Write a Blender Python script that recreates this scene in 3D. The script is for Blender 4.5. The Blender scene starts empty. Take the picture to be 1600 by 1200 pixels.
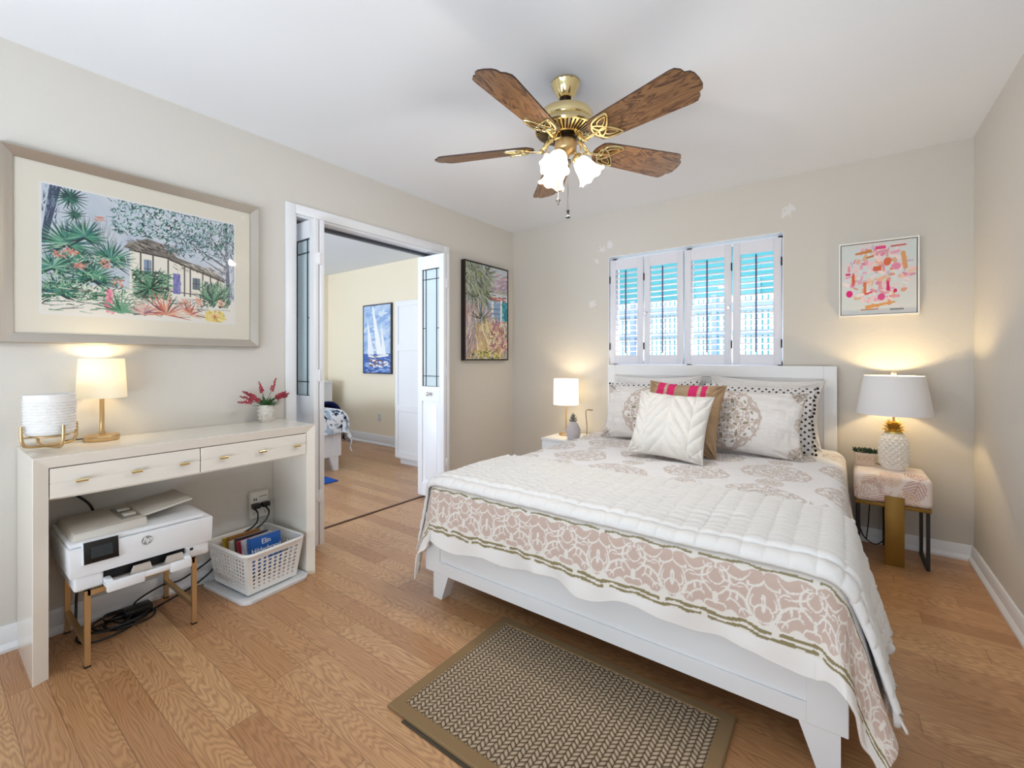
import bpy, bmesh, math, random
import numpy as np
from mathutils import Vector, Matrix

random.seed(7)
rng = np.random.default_rng(7)
PI = math.pi
scene = bpy.context.scene
C = scene.collection

# ------------------------------------------------------------------ camera, world, lights
XL, YB, XR, H, YFR = -2.68, 3.64, 0.613, 2.437, -1.0      # room planes
CAM_H, YAW, FPX = 1.16, math.radians(36.475), 696.0
cd = bpy.data.cameras.new('camera'); cam = bpy.data.objects.new('camera', cd); C.objects.link(cam)
cam.location = (0, 0, CAM_H); cam.rotation_euler = (PI/2, 0, YAW)
cd.sensor_width = 36; cd.lens = FPX/1600*36; cd.shift_y = -(600-561)/1600
cd.clip_start = .02
scene.camera = cam
vs = scene.view_settings
vs.view_transform = 'Standard'; vs.look = 'None'; vs.gamma = 1; vs.use_curve_mapping = False
vs.exposure = 0.1
scene.cycles.max_bounces = 10; scene.cycles.diffuse_bounces = 5; scene.cycles.transmission_bounces = 8
scene.cycles.caustics_reflective = False; scene.cycles.caustics_refractive = False
scene.cycles.sample_clamp_indirect = 6

w = bpy.data.worlds.new('world'); scene.world = w; w.use_nodes = True
bg = w.node_tree.nodes['Background']; bg.inputs[0].default_value = (.72, .88, 1, 1); bg.inputs[1].default_value = .7

def area(name, loc, rot, sx, sy, power, col):
    l = bpy.data.lights.new(name, 'AREA'); l.shape = 'RECTANGLE'; l.size = sx; l.size_y = sy; l.energy = power; l.color = col
    o = bpy.data.objects.new(name, l); o.location = loc; o.rotation_euler = rot; C.objects.link(o); return o
def point(name, loc, power, col, r=.03, parent=None):
    l = bpy.data.lights.new(name, 'POINT'); l.energy = power; l.color = col; l.shadow_soft_size = r
    o = bpy.data.objects.new(name, l); o.location = loc; C.objects.link(o)
    if parent: o.parent = parent
    return o
WARM = (1, .78, .46)
# daylight through the wide glass doors behind the camera and through the other room's window
area('daylight_patio_doors', (-.85, YFR-1.05, .45), (PI/2+math.radians(70), 0, 0), 3.0, 1.5, 142, (.82, .91, 1))
area('garden_fill', (-1.5, 4.4, 4.2), (math.radians(38), 0, 0), 7, 1.5, 330, (.95, .98, 1))  # added area light above the roof, brightens fence and house like sky light
area('daylight_other_room', (-4.6, -1.4, 1.0), (PI/2+math.radians(42), 0, 0), 2.6, 1.5, 170, (.70, .83, 1))
area('daylight_window', (-.98, YB+.62, .95), (-math.radians(122), 0, 0), 1.6, .8, 60, (.9, .96, 1))

# ------------------------------------------------------------------ materials
def lin(c):
    if isinstance(c, str):
        c = tuple(int(c[i:i+2], 16)/255 for i in (0, 2, 4))
    return tuple((x/12.92 if x <= .04045 else ((x+.055)/1.055)**2.4) for x in c)
MATS = {}
def mat(name, col='ffffff', rough=.5, metal=0, spec=.5, **kw):
    if name in MATS: return MATS[name]
    m = bpy.data.materials.new(name); m.use_nodes = True; MATS[name] = m
    b = m.node_tree.nodes['Principled BSDF']
    b.inputs['Base Color'].default_value = (*lin(col), 1)
    b.inputs['Roughness'].default_value = rough; b.inputs['Metallic'].default_value = metal
    b.inputs['Specular IOR Level'].default_value = spec
    for k, v in kw.items(): b.inputs[k.replace('_', ' ')].default_value = v
    return m
def N(m, t, **kw):
    n = m.node_tree.nodes.new(t)
    for k, v in kw.items():
        if hasattr(n, k): setattr(n, k, v)
        else: n.inputs[k.replace('_', ' ')].default_value = v
    return n
def L(m, a, b): m.node_tree.links.new(a, b)
def bsdf(m): return m.node_tree.nodes['Principled BSDF']
def math_n(m, op, a, b=None):
    n = m.node_tree.nodes.new('ShaderNodeMath'); n.operation = op
    for i, v in enumerate((a, b)):
        if v is None: continue
        if isinstance(v, (int, float)): n.inputs[i].default_value = v
        else: L(m, v, n.inputs[i])
    return n.outputs[0]
def mixc(m, f, a, b, blend='MIX'):
    n = m.node_tree.nodes.new('ShaderNodeMix'); n.data_type = 'RGBA'; n.blend_type = blend
    for i, v in ((0, f), (6, a), (7, b)):
        if isinstance(v, (int, float)): n.inputs[i].default_value = v
        elif isinstance(v, tuple): n.inputs[i].default_value = (*v, 1)
        else: L(m, v, n.inputs[i])
    return n.outputs[2]
def ramp(m, f, stops):
    n = m.node_tree.nodes.new('ShaderNodeValToRGB'); e = n.color_ramp.elements
    while len(e) < len(stops): e.new(.5)
    for el, (p, c) in zip(e, stops): el.position = p; el.color = (*c, 1)
    L(m, f, n.inputs[0]); return n.outputs[0]
def add_bump(m, scale, strength, dist=.002, detail=3, tex='ShaderNodeTexNoise', stretch=None):
    co = N(m, 'ShaderNodeTexCoord').outputs['Object']
    if stretch:
        mp = N(m, 'ShaderNodeMapping'); mp.inputs['Scale'].default_value = stretch; L(m, co, mp.inputs[0]); co = mp.outputs[0]
    t = N(m, tex); t.inputs['Scale'].default_value = scale
    if 'Detail' in t.inputs: t.inputs['Detail'].default_value = detail
    L(m, co, t.inputs['Vector'])
    bp = N(m, 'ShaderNodeBump'); bp.inputs['Strength'].default_value = strength; bp.inputs['Distance'].default_value = dist
    L(m, t.outputs[0], bp.inputs['Height']); L(m, bp.outputs[0], bsdf(m).inputs['Normal'])
    return m
def vcol_mat(name, rough=.9, spec=.2, bump=None, sheen=0, metal=0):
    m = mat(name, 'ffffff', rough, metal, spec)
    a = N(m, 'ShaderNodeAttribute', attribute_name='Col'); L(m, a.outputs['Color'], bsdf(m).inputs['Base Color'])
    if bump: add_bump(m, *bump)
    return m

white_paint = add_bump(mat('white_satin_paint', 'e9e9ea', .42), 40, .03)
trim_paint = mat('white_trim_paint', 'eef0f4', .35)
desk_paint = mat('ivory_lacquer', 'ece6dc', .16, 0, .6)
brass = mat('polished_brass', 'e6d3a0', .16, 1)
gold = mat('brushed_gold', 'd0b080', .34, .8)
gold_flat = mat('gold_painted_metal', '93702e', .42, .5)
black_metal = mat('black_metal', '131113', .45)
black_plastic = mat('black_plastic', '0b0b0d', .35)
white_plastic = mat('white_plastic', 'e6e6e6', .38)
grey_plastic = mat('stone_grey_plastic', 'c9c4bc', .5)
dark_steel = mat('dark_hinge_steel', '3a3838', .4, .8)
chrome = mat('satin_nickel', 'd8d6d2', .2, 1)
dark_bronze = mat('dark_bronze', '2a1c12', .3, .8)

# wall paint with a hand-trowelled relief
def wall_mat(name, col, patches=()):
    m = mat(name, col, .85, 0, .2)
    add_bump(m, 20, .34, .005, 6)
    if patches:
        co = N(m, 'ShaderNodeTexCoord').outputs['Object']
        nz = N(m, 'ShaderNodeTexNoise'); nz.inputs['Scale'].default_value = 38; nz.inputs['Detail'].default_value = 6; L(m, co, nz.inputs['Vector'])
        tot = None
        for (px, py, pz, r) in patches:
            d = N(m, 'ShaderNodeVectorMath', operation='DISTANCE'); L(m, co, d.inputs[0]); d.inputs[1].default_value = (px, py, pz)
            s = math_n(m, 'LESS_THAN', math_n(m, 'ADD', math_n(m, 'DIVIDE', d.outputs['Value'], r), math_n(m, 'MULTIPLY', nz.outputs[0], 2.2)), 1.72)
            tot = s if tot is None else math_n(m, 'MAXIMUM', tot, s)
        L(m, mixc(m, tot, lin(col), lin('e0dddb')), bsdf(m).inputs['Base Color'])
    return m
wall_paint = wall_mat('beige_wall_paint', 'd8d4cd')
wall_paint_b = wall_mat('beige_wall_paint_patched', 'd3cec6', [(-.30, YB, 2.19, .060), (-1.70, YB, 2.13, .045), (-1.63, YB, 2.16, .045), (-1.80, YB, 1.66, .052), (-1.75, YB, 2.03, .03)])
cream_paint = wall_mat('cream_wall_paint', 'f6ead2')
ceil_paint = add_bump(mat('ceiling_paint', 'e9ecf1', .9, 0, .2), 9, .35, .004, 6)

def floor_mat():
    m = mat('oak_laminate', 'b98a5a', .3, 0, .5)
    co = N(m, 'ShaderNodeTexCoord').outputs['Object']
    sp = N(m, 'ShaderNodeSeparateXYZ'); L(m, co, sp.inputs[0])
    W_, LEN = .098, 1.05
    row = math_n(m, 'FLOOR', math_n(m, 'DIVIDE', sp.outputs[1], W_))
    wn = N(m, 'ShaderNodeTexWhiteNoise', noise_dimensions='1D'); L(m, row, wn.inputs['W'])
    xs = math_n(m, 'ADD', math_n(m, 'DIVIDE', sp.outputs[0], LEN), math_n(m, 'MULTIPLY', wn.outputs['Value'], 7.0))
    colm = math_n(m, 'FLOOR', xs)
    idn = math_n(m, 'ADD', math_n(m, 'MULTIPLY', row, 13.37), math_n(m, 'MULTIPLY', colm, 3.91))
    wn2 = N(m, 'ShaderNodeTexWhiteNoise', noise_dimensions='1D'); L(m, idn, wn2.inputs['W'])
    r = wn2.outputs['Value']
    fy = math_n(m, 'SUBTRACT', math_n(m, 'FRACT', math_n(m, 'DIVIDE', sp.outputs[1], W_)), .5)
    fx = math_n(m, 'SUBTRACT', math_n(m, 'FRACT', xs), .5)
    # cathedral grain: stretched rings whose centre wanders from plank to plank
    cy = math_n(m, 'ADD', math_n(m, 'MULTIPLY', fy, .62), math_n(m, 'MULTIPLY', math_n(m, 'SUBTRACT', r, .5), .95))
    cx = math_n(m, 'MULTIPLY', math_n(m, 'ADD', fx, math_n(m, 'SUBTRACT', math_n(m, 'FRACT', math_n(m, 'MULTIPLY', r, 17.3)), .5)), 1.0)
    cb = N(m, 'ShaderNodeCombineXYZ'); L(m, cx, cb.inputs[0]); L(m, cy, cb.inputs[1]); L(m, math_n(m, 'MULTIPLY', r, 40), cb.inputs[2])
    nz = N(m, 'ShaderNodeTexNoise'); nz.inputs['Scale'].default_value = 3.0; nz.inputs['Detail'].default_value = 2; L(m, cb.outputs[0], nz.inputs['Vector'])
    d2 = math_n(m, 'ADD', math_n(m, 'SQRT', math_n(m, 'ADD', math_n(m, 'MULTIPLY', cx, cx), math_n(m, 'MULTIPLY', cy, cy))), math_n(m, 'MULTIPLY', nz.outputs[0], .50))
    wv = math_n(m, 'ABSOLUTE', math_n(m, 'SINE', math_n(m, 'MULTIPLY', d2, 62)))
    st = N(m, 'ShaderNodeMapping'); st.inputs['Scale'].default_value = (5, 170, 1); L(m, co, st.inputs[0])
    fn = N(m, 'ShaderNodeTexNoise'); fn.inputs['Scale'].default_value = 1; fn.inputs['Detail'].default_value = 4; L(m, st.outputs[0], fn.inputs['Vector'])
    base = ramp(m, r, [(0, lin('b8875d')), (.35, lin('c6966a')), (.7, lin('d2a679')), (1, lin('c08f66'))])
    g = math_n(m, 'POWER', wv, 3.0)
    g2 = math_n(m, 'MULTIPLY', g, math_n(m, 'ADD', math_n(m, 'MULTIPLY', fn.outputs[0], .9), .1))
    c1 = mixc(m, math_n(m, 'MULTIPLY', g2, .80), base, lin('875a35'))
    c2 = mixc(m, math_n(m, 'MULTIPLY', math_n(m, 'GREATER_THAN', fn.outputs[0], .56), .22), c1, lin('93673f'))
    e1 = math_n(m, 'GREATER_THAN', math_n(m, 'ABSOLUTE', fy), .487)
    e2 = math_n(m, 'GREATER_THAN', math_n(m, 'ABSOLUTE', fx), .4985)
    c3 = mixc(m, math_n(m, 'MULTIPLY', math_n(m, 'MAXIMUM', e1, e2), .5), c2, lin('5a351d'))
    L(m, c3, bsdf(m).inputs['Base Color'])
    L(m, math_n(m, 'ADD', math_n(m, 'MULTIPLY', fn.outputs[0], .12), .24), bsdf(m).inputs['Roughness'])
    return m
oak = floor_mat()

def wood_dark():
    m = mat('walnut_blade', '6e4526', .35)
    a = N(m, 'ShaderNodeTexCoord').outputs['Object']
    mp = N(m, 'ShaderNodeMapping'); mp.inputs['Scale'].default_value = (2.2, 14, 6); L(m, a, mp.inputs[0])
    nz = N(m, 'ShaderNodeTexNoise'); nz.inputs['Scale'].default_value = 1.6; nz.inputs['Detail'].default_value = 5; nz.inputs['Distortion'].default_value = 1.2; L(m, mp.outputs[0], nz.inputs['Vector'])
    s = math_n(m, 'ABSOLUTE', math_n(m, 'SINE', math_n(m, 'MULTIPLY', nz.outputs[0], 26)))
    L(m, ramp(m, s, [(0, lin('33200f')), (.45, lin('6a4527')), (1, lin('86613c'))]), bsdf(m).inputs['Base Color'])
    return m
walnut = wood_dark()
def glass_mat(name, col='ffffff', rough=0.0, ior=1.45, alpha_t=.9):
    m = bpy.data.materials.new(name); m.use_nodes = True; nt = m.node_tree; nt.nodes.clear()
    o = nt.nodes.new('ShaderNodeOutputMaterial'); mx = nt.nodes.new('ShaderNodeMixShader')
    t = nt.nodes.new('ShaderNodeBsdfTransparent'); t.inputs[0].default_value = (*lin(col), 1)
    g = nt.nodes.new('ShaderNodeBsdfGlossy'); g.inputs['Roughness'].default_value = rough
    fr = nt.nodes.new('ShaderNodeFresnel'); fr.inputs[0].default_value = ior
    ad = nt.nodes.new('ShaderNodeMath'); ad.operation = 'MULTIPLY'; ad.inputs[1].default_value = alpha_t
    nt.links.new(fr.outputs[0], ad.inputs[0]); nt.links.new(ad.outputs[0], mx.inputs[0])
    nt.links.new(t.outputs[0], mx.inputs[1]); nt.links.new(g.outputs[0], mx.inputs[2]); nt.links.new(mx.outputs[0], o.inputs[0])
    return m
clear_glass = glass_mat('clear_glass')
picture_glass = glass_mat('picture_glass', alpha_t=.35)
def frosted():
    m = bpy.data.materials.new('frosted_door_glass'); m.use_nodes = True; nt = m.node_tree; nt.nodes.clear()
    o = nt.nodes.new('ShaderNodeOutputMaterial'); mx = nt.nodes.new('ShaderNodeMixShader'); mx.inputs[0].default_value = .86
    p = nt.nodes.new('ShaderNodeBsdfPrincipled'); p.inputs['Base Color'].default_value = (*lin('d9e7ea'), 1); p.inputs['Roughness'].default_value = .08
    t = nt.nodes.new('ShaderNodeBsdfTransparent'); t.inputs[0].default_value = (*lin('d4ecf2'), 1)
    nt.links.new(t.outputs[0], mx.inputs[1]); nt.links.new(p.outputs[0], mx.inputs[2]); nt.links.new(mx.outputs[0], o.inputs[0])
    return m
door_glass = frosted()
def shade_mat(name, col, trans, emit, ecol='fff0d0'):
    m = bpy.data.materials.new(name); m.use_nodes = True; nt = m.node_tree; nt.nodes.clear()
    o = nt.nodes.new('ShaderNodeOutputMaterial'); mx = nt.nodes.new('ShaderNodeMixShader'); mx.inputs[0].default_value = trans
    d = nt.nodes.new('ShaderNodeBsdfDiffuse'); d.inputs[0].default_value = (*lin(col), 1)
    t = nt.nodes.new('ShaderNodeBsdfTranslucent'); t.inputs[0].default_value = (*lin(col), 1)
    nt.links.new(d.outputs[0], mx.inputs[1]); nt.links.new(t.outputs[0], mx.inputs[2])
    if emit:
        e = nt.nodes.new('ShaderNodeEmission'); e.inputs[0].default_value = (*lin(ecol), 1); e.inputs[1].default_value = emit
        a = nt.nodes.new('ShaderNodeAddShader'); nt.links.new(mx.outputs[0], a.inputs[0]); nt.links.new(e.outputs[0], a.inputs[1]); nt.links.new(a.outputs[0], o.inputs[0])
    else: nt.links.new(mx.outputs[0], o.inputs[0])
    return m
linen_shade = shade_mat('linen_shade', 'f6f0df', .22, .16)
linen_shade_lit = shade_mat('linen_shade_bright', 'fbf6ec', .4, .75)
drum_shade = shade_mat('white_opaque_shade', 'eeecee', .03, 0)
tulip_glass = shade_mat('frosted_tulip_glass', 'fffaf0', .40, .30, 'fff1d8')
bulb_glow = shade_mat('bulb_glow', 'ffffff', .5, 6, 'ffe6b8')
fabric_white = vcol_mat('printed_cotton', .95, .1, (160, .12, .001, 2))
fabric_knit = add_bump(mat('ivory_knit', 'e8e5e0', .95, 0, .1), 220, .25, .002)
fabric_plain = add_bump(mat('white_cotton', 'e9e7e6', .95, 0, .1), 30, .25, .004, 4)
quilt_fab = add_bump(mat('white_quilted_cotton', 'e8e7e6', .93, 0, .1), 120, .12, .002)
art_paint = vcol_mat('painted_canvas', .55, .3)
art_print = vcol_mat('glazed_print', .3, .3)
foliage = mat('plant_leaf', '3f6a35', .5)
foliage_dark = mat('succulent_leaf', '1f3a2b', .5)

# ------------------------------------------------------------------ mesh builder
class MB:
    def __init__(s): s.bm = bmesh.new()
    def xf(s, vs, M):
        if M is not None: bmesh.ops.transform(s.bm, matrix=M, verts=vs)
    def box(s, a, b, bevel=0, seg=2, M=None):
        a = Vector(a); b = Vector(b); c = (a+b)/2; d = b-a
        r = bmesh.ops.create_cube(s.bm, size=1, matrix=Matrix.Translation(c) @ Matrix.Diagonal((abs(d.x), abs(d.y), abs(d.z), 1)))
        vs = r['verts']
        if bevel:
            es = list({e for v in vs for e in v.link_edges})
            q = bmesh.ops.bevel(s.bm, geom=es, offset=bevel, segments=seg, affect='EDGES', profile=.5)
            vs = list({v for f in q['faces'] for v in f.verts} | {v for v in vs if v.is_valid})
        s.xf(vs, M); return s
    def cyl(s, p0, p1, r0, r1=None, n=16, cap=True):
        p0 = Vector(p0); p1 = Vector(p1); d = p1-p0
        q = d.to_track_quat('Z', 'Y').to_matrix().to_4x4()
        bmesh.ops.create_cone(s.bm, cap_ends=cap, segments=n, radius1=r0, radius2=r0 if r1 is None else r1, depth=d.length, matrix=Matrix.Translation((p0+p1)/2) @ q)
        return s
    def sph(s, c, r, n=12, M=None, sc=(1, 1, 1)):
        bmesh.ops.create_uvsphere(s.bm, u_segments=n, v_segments=max(6, n*2//3), radius=r, matrix=Matrix.Translation(c) @ (M or Matrix()) @ Matrix.Diagonal((*sc, 1)))
        return s
    def lathe(s, prof, c=(0, 0, 0), n=32, M=None, wave=None):
        rings = []; T = Matrix.Translation(c) @ (M or Matrix())
        for i, (r, z) in enumerate(prof):
            if r < 1e-6: rings.append([s.bm.verts.new(T @ Vector((0, 0, z)))]); continue
            rg = []
            for k in range(n):
                a = 2*PI*k/n; rr, zz = (r, z) if wave is None else wave(i, a, r, z)
                rg.append(s.bm.verts.new(T @ Vector((rr*math.cos(a), rr*math.sin(a), zz))))
            rings.append(rg)
        for A, B in zip(rings, rings[1:]):
            for k in range(n):
                k2 = (k+1) % n
                if len(A) == 1 and len(B) == 1: continue
                if len(A) == 1: s.bm.faces.new((A[0], B[k], B[k2]))
                elif len(B) == 1: s.bm.faces.new((A[k], A[k2], B[0]))
                else: s.bm.faces.new((A[k], A[k2], B[k2], B[k]))
        return s
    def tube(s, pts, r, n=8, cap=True, closed=False):
        P = [Vector(p) for p in pts]; rings = []; up = Vector((0, 0, 1)); m_ = len(P)
        for i, p in enumerate(P):
            t = (P[(i+1) % m_]-P[i-1]) if closed else (P[min(i+1, m_-1)]-P[max(i-1, 0)])
            t.normalize()
            if abs(t.dot(up)) > .98: up = Vector((1, 0, 0)) if abs(t.x) < .9 else Vector((0, 1, 0))
            a = t.cross(up).normalized(); b = a.cross(t).normalized(); up = b
            rr = r[i] if isinstance(r, (list, tuple)) else r
            rings.append([s.bm.verts.new(p+a*rr*math.cos(2*PI*k/n)+b*rr*math.sin(2*PI*k/n)) for k in range(n)])
        prs = list(zip(rings, rings[1:]))+([(rings[-1], rings[0])] if closed else [])
        for A, B in prs:
            for k in range(n): s.bm.faces.new((A[k], A[(k+1) % n], B[(k+1) % n], B[k]))
        if cap and not closed: s.bm.faces.new(rings[0][::-1]); s.bm.faces.new(rings[-1])
        return s
    def prism(s, poly, M, depth):          # polygon in local xy, extruded +z
        lo = [s.bm.verts.new(M @ Vector((x, y, 0))) for x, y in poly]; hi = [s.bm.verts.new(M @ Vector((x, y, depth))) for x, y in poly]
        n = len(poly)
        s.bm.faces.new(lo[::-1]); s.bm.faces.new(hi)
        for k in range(n): s.bm.faces.new((lo[k], lo[(k+1) % n], hi[(k+1) % n], hi[k]))
        return s
    def hexa(s, v8):                        # 8 corners: bottom 4 ccw, top 4 ccw
        v = [s.bm.verts.new(Vector(p)) for p in v8]
        for f in ((3, 2, 1, 0), (4, 5, 6, 7), (0, 1, 5, 4), (1, 2, 6, 5), (2, 3, 7, 6), (3, 0, 4, 7)): s.bm.faces.new([v[i] for i in f])
        return s
    def quad(s, pts):
        s.bm.faces.new([s.bm.verts.new(Vector(p)) for p in pts]); return s
    def build(s, name, m, parent=None, smooth=30):
        bmesh.ops.recalc_face_normals(s.bm, faces=s.bm.faces)
        me = bpy.data.meshes.new(name); s.bm.to_mesh(me); s.bm.free()
        me.materials.append(m)
        o = bpy.data.objects.new(name, me); C.objects.link(o)
        if smooth:
            me.polygons.foreach_set('use_smooth', [True]*len(me.polygons))
            me.set_sharp_from_angle(angle=math.radians(smooth))
        if parent: setp(o, parent)
        return o
def wloc(o):
    v = Matrix.LocRotScale(o.location, o.rotation_euler, o.scale)
    return wloc(o.parent) @ o.matrix_parent_inverse @ v if o.parent else v
def setp(o, parent):
    """children are modelled in world space; keep them there"""
    o.parent = parent; o.matrix_parent_inverse = wloc(parent).inverted()
def tag(o, label, cat, group=None):
    o['label'] = label; o['category'] = cat
    if group: o['group'] = group
    return o
def empty(name, loc, label, cat, group=None):
    o = bpy.data.objects.new(name, None); C.objects.link(o); o.location = loc; o.empty_display_size = .05
    return tag(o, label, cat, group)
def struct(o): o['kind'] = 'structure'; return o
def lab(o, label): o['label'] = label; return o
def grid_mesh(name, P, col, m, parent=None, thick=0, two=None, smooth=True):
    """P: nv x nu x 3 points, col: nv x nu x 3 linear colours or None"""
    nv, nu = P.shape[:2]
    me = bpy.data.meshes.new(name)
    idx = np.arange(nv*nu).reshape(nv, nu)
    q = np.stack([idx[:-1, :-1], idx[:-1, 1:], idx[1:, 1:], idx[1:, :-1]], -1).reshape(-1, 4)
    V = P.reshape(-1, 3)
    cc = None if col is None else col.reshape(-1, 3)
    if two is not None:                      # closed back side sharing the border
        inner = idx[1:-1, 1:-1].ravel(); mp = np.arange(nv*nu); mp[inner] = nv*nu+np.arange(len(inner))
        V = np.vstack([V, two.reshape(-1, 3)[inner]])
        q = np.vstack([q, mp[q][:, ::-1]])
        if cc is not None: cc = np.vstack([cc, cc[inner]])
    me.vertices.add(len(V)); me.vertices.foreach_set('co', V.astype(np.float32).ravel())
    me.loops.add(q.size); me.loops.foreach_set('vertex_index', q.ravel().astype(np.int32))
    me.polygons.add(len(q)); me.polygons.foreach_set('loop_start', np.arange(0, q.size, 4, dtype=np.int32))
    me.update(calc_edges=True); me.validate()
    if smooth: me.polygons.foreach_set('use_smooth', [True]*len(q))
    if cc is not None:
        a = me.color_attributes.new('Col', 'FLOAT_COLOR', 'POINT')
        a.data.foreach_set('color', np.hstack([cc, np.ones((len(cc), 1))]).astype(np.float32).ravel())
    me.materials.append(m)
    o = bpy.data.objects.new(name, me); C.objects.link(o)
    if thick:
        sm = o.modifiers.new('thickness', 'SOLIDIFY'); sm.thickness = thick; sm.offset = -1
    if parent: setp(o, parent)
    return o
def text_mesh(name, txt, size, M, m, parent, depth=.0006, italic=0, bold=0, align='CENTER'):
    cu = bpy.data.curves.new(name, 'FONT'); cu.body = txt; cu.size = size; cu.extrude = depth; cu.align_x = align; cu.shear = italic; cu.offset = bold
    cu.resolution_u = 3
    t = bpy.data.objects.new(name, cu); C.objects.link(t)
    bpy.context.view_layer.update()
    me = bpy.data.meshes.new_from_object(t.evaluated_get(bpy.context.evaluated_depsgraph_get()))
    bpy.data.objects.remove(t)
    me.transform(M); me.materials.clear(); me.materials.append(m); me.name = name
    o = bpy.data.objects.new(name, me); C.objects.link(o)
    if parent: setp(o, parent)
    return o
def smoothstep(a, b, x):
    t = np.clip((x-a)/(b-a), 0, 1); return t*t*(3-2*t)
def vnoise(x, y, seed=0):
    """smooth value noise"""
    r = np.random.default_rng(int(seed)); T = r.random((64, 64))
    xi = np.floor(x).astype(int); yi = np.floor(y).astype(int); fx = x-xi; fy = y-yi
    fx = fx*fx*(3-2*fx); fy = fy*fy*(3-2*fy)
    g = lambda i, j: T[(yi+j) % 64, (xi+i) % 64]
    return (g(0, 0)*(1-fx)+g(1, 0)*fx)*(1-fy)+(g(0, 1)*(1-fx)+g(1, 1)*fx)*fy
def fbm(x, y, seed=0, n=3):
    s = 0; a = 1; t = 0
    for k in range(n): s = s+a*vnoise(x*2**k, y*2**k, seed+k); t += a; a *= .5
    return s/t-.5

class Raster:
    """a little painter: strokes and shapes laid on a grid of points (x right 0..w, y up 0..h)"""
    def __init__(s, w, h, nx, ny, bgc):
        s.w, s.h = w, h; s.x, s.y = np.meshgrid(np.linspace(0, w, nx), np.linspace(0, h, ny)); s.px = w/nx
        s.c = np.ones((ny, nx, 3))*np.array(lin(bgc)); s.r = random.Random(5)
    def put(s, a, col):
        c = np.array(lin(col)); a = np.clip(a, 0, 1)[..., None]; s.c = s.c*(1-a)+c*a
    def box_(s, x0, y0, x1, y1): pass
    def poly(s, pts, col, al=1):
        x, y = s.x, s.y; ins = np.zeros(x.shape, bool); n = len(pts)
        for i in range(n):
            x0, y0 = pts[i]; x1, y1 = pts[(i+1) % n]
            cnd = ((y0 > y) != (y1 > y)); t = (x1-x0)*(y-y0)/((y1-y0) or 1e-9)+x0
            ins ^= cnd & (x < t)
        s.put(ins*al, col)
    def rect(s, x0, y0, x1, y1, col, al=1): s.put(((s.x >= x0) & (s.x <= x1) & (s.y >= y0) & (s.y <= y1))*al, col)
    def win(s, x0, x1, y0, y1):
        ny, nx = s.x.shape; fx, fy = (nx-1)/s.w, (ny-1)/s.h
        return (slice(max(0, int(y0*fy)-1), max(0, int(y1*fy)+3)), slice(max(0, int(x0*fx)-1), max(0, int(x1*fx)+3)))
    def putw(s, W_, a, col):
        c = np.array(lin(col)); a = np.clip(a, 0, 1)[..., None]; s.c[W_] = s.c[W_]*(1-a)+c*a
    def ell(s, cx, cy, rx, ry, col, al=1, rot=0):
        q = max(rx, ry); W_ = s.win(cx-q, cx+q, cy-q, cy+q)
        dx, dy = s.x[W_]-cx, s.y[W_]-cy; c_, s_ = math.cos(rot), math.sin(rot)
        u, v = (dx*c_+dy*s_)/rx, (-dx*s_+dy*c_)/ry
        s.putw(W_, (u*u+v*v < 1)*al, col)
    def line(s, p0, p1, w0, col, w1=None, al=1):
        """tapered stroke"""
        w1 = w0 if w1 is None else w1; q = max(w0, w1)/2+s.px
        x0, y0 = p0; x1, y1 = p1; dx, dy = x1-x0, y1-y0; l2 = dx*dx+dy*dy or 1e-9
        W_ = s.win(min(x0, x1)-q, max(x0, x1)+q, min(y0, y1)-q, max(y0, y1)+q)
        X, Y = s.x[W_], s.y[W_]
        t = np.clip(((X-x0)*dx+(Y-y0)*dy)/l2, 0, 1)
        d = np.hypot(X-x0-t*dx, Y-y0-t*dy); ww = (w0+(w1-w0)*t)/2
        s.putw(W_, np.clip((ww-d)/s.px+.5, 0, 1)*al, col)
    def fan(s, cx, cy, r, a0, a1, n, cols, wd):
        for k in range(n):
            a = a0+(a1-a0)*k/(n-1)+s.r.uniform(-.06, .06); rr = r*s.r.uniform(.75, 1.05)
            s.line((cx, cy), (cx+rr*math.cos(a), cy+rr*math.sin(a)), wd, s.r.choice(cols), wd*.15)
    def dabs(s, x0, y0, x1, y1, n, cols, l, wd, ang=None, sp=.5, al=1):
        for k in range(n):
            x, y = s.r.uniform(x0, x1), s.r.uniform(y0, y1); a = s.r.uniform(0, 2*PI) if ang is None else ang+s.r.uniform(-sp, sp)
            q = l*s.r.uniform(.5, 1.2)
            s.line((x, y), (x+q*math.cos(a), y+q*math.sin(a)), wd*s.r.uniform(.6, 1.3), s.r.choice(cols), wd*.3, al)
    def mesh(s, name, M, m, parent, depth=0):
        P = np.stack([s.x, s.y, np.zeros_like(s.x)], -1); A = np.array(M)
        P = P @ A[:3, :3].T+A[:3, 3]
        return grid_mesh(name, P, s.c, m, parent, thick=depth, smooth=False)
# frames of reference: plane on the left wall (x right in the picture = +y), on a back wall (x right = +x)
def on_left(x, y, z): return Matrix(((0, 0, 1, x), (1, 0, 0, y), (0, 1, 0, z), (0, 0, 0, 1)))
def on_back(x, y, z): return Matrix(((1, 0, 0, x), (0, 0, -1, y), (0, 1, 0, z), (0, 0, 0, 1)))

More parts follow.
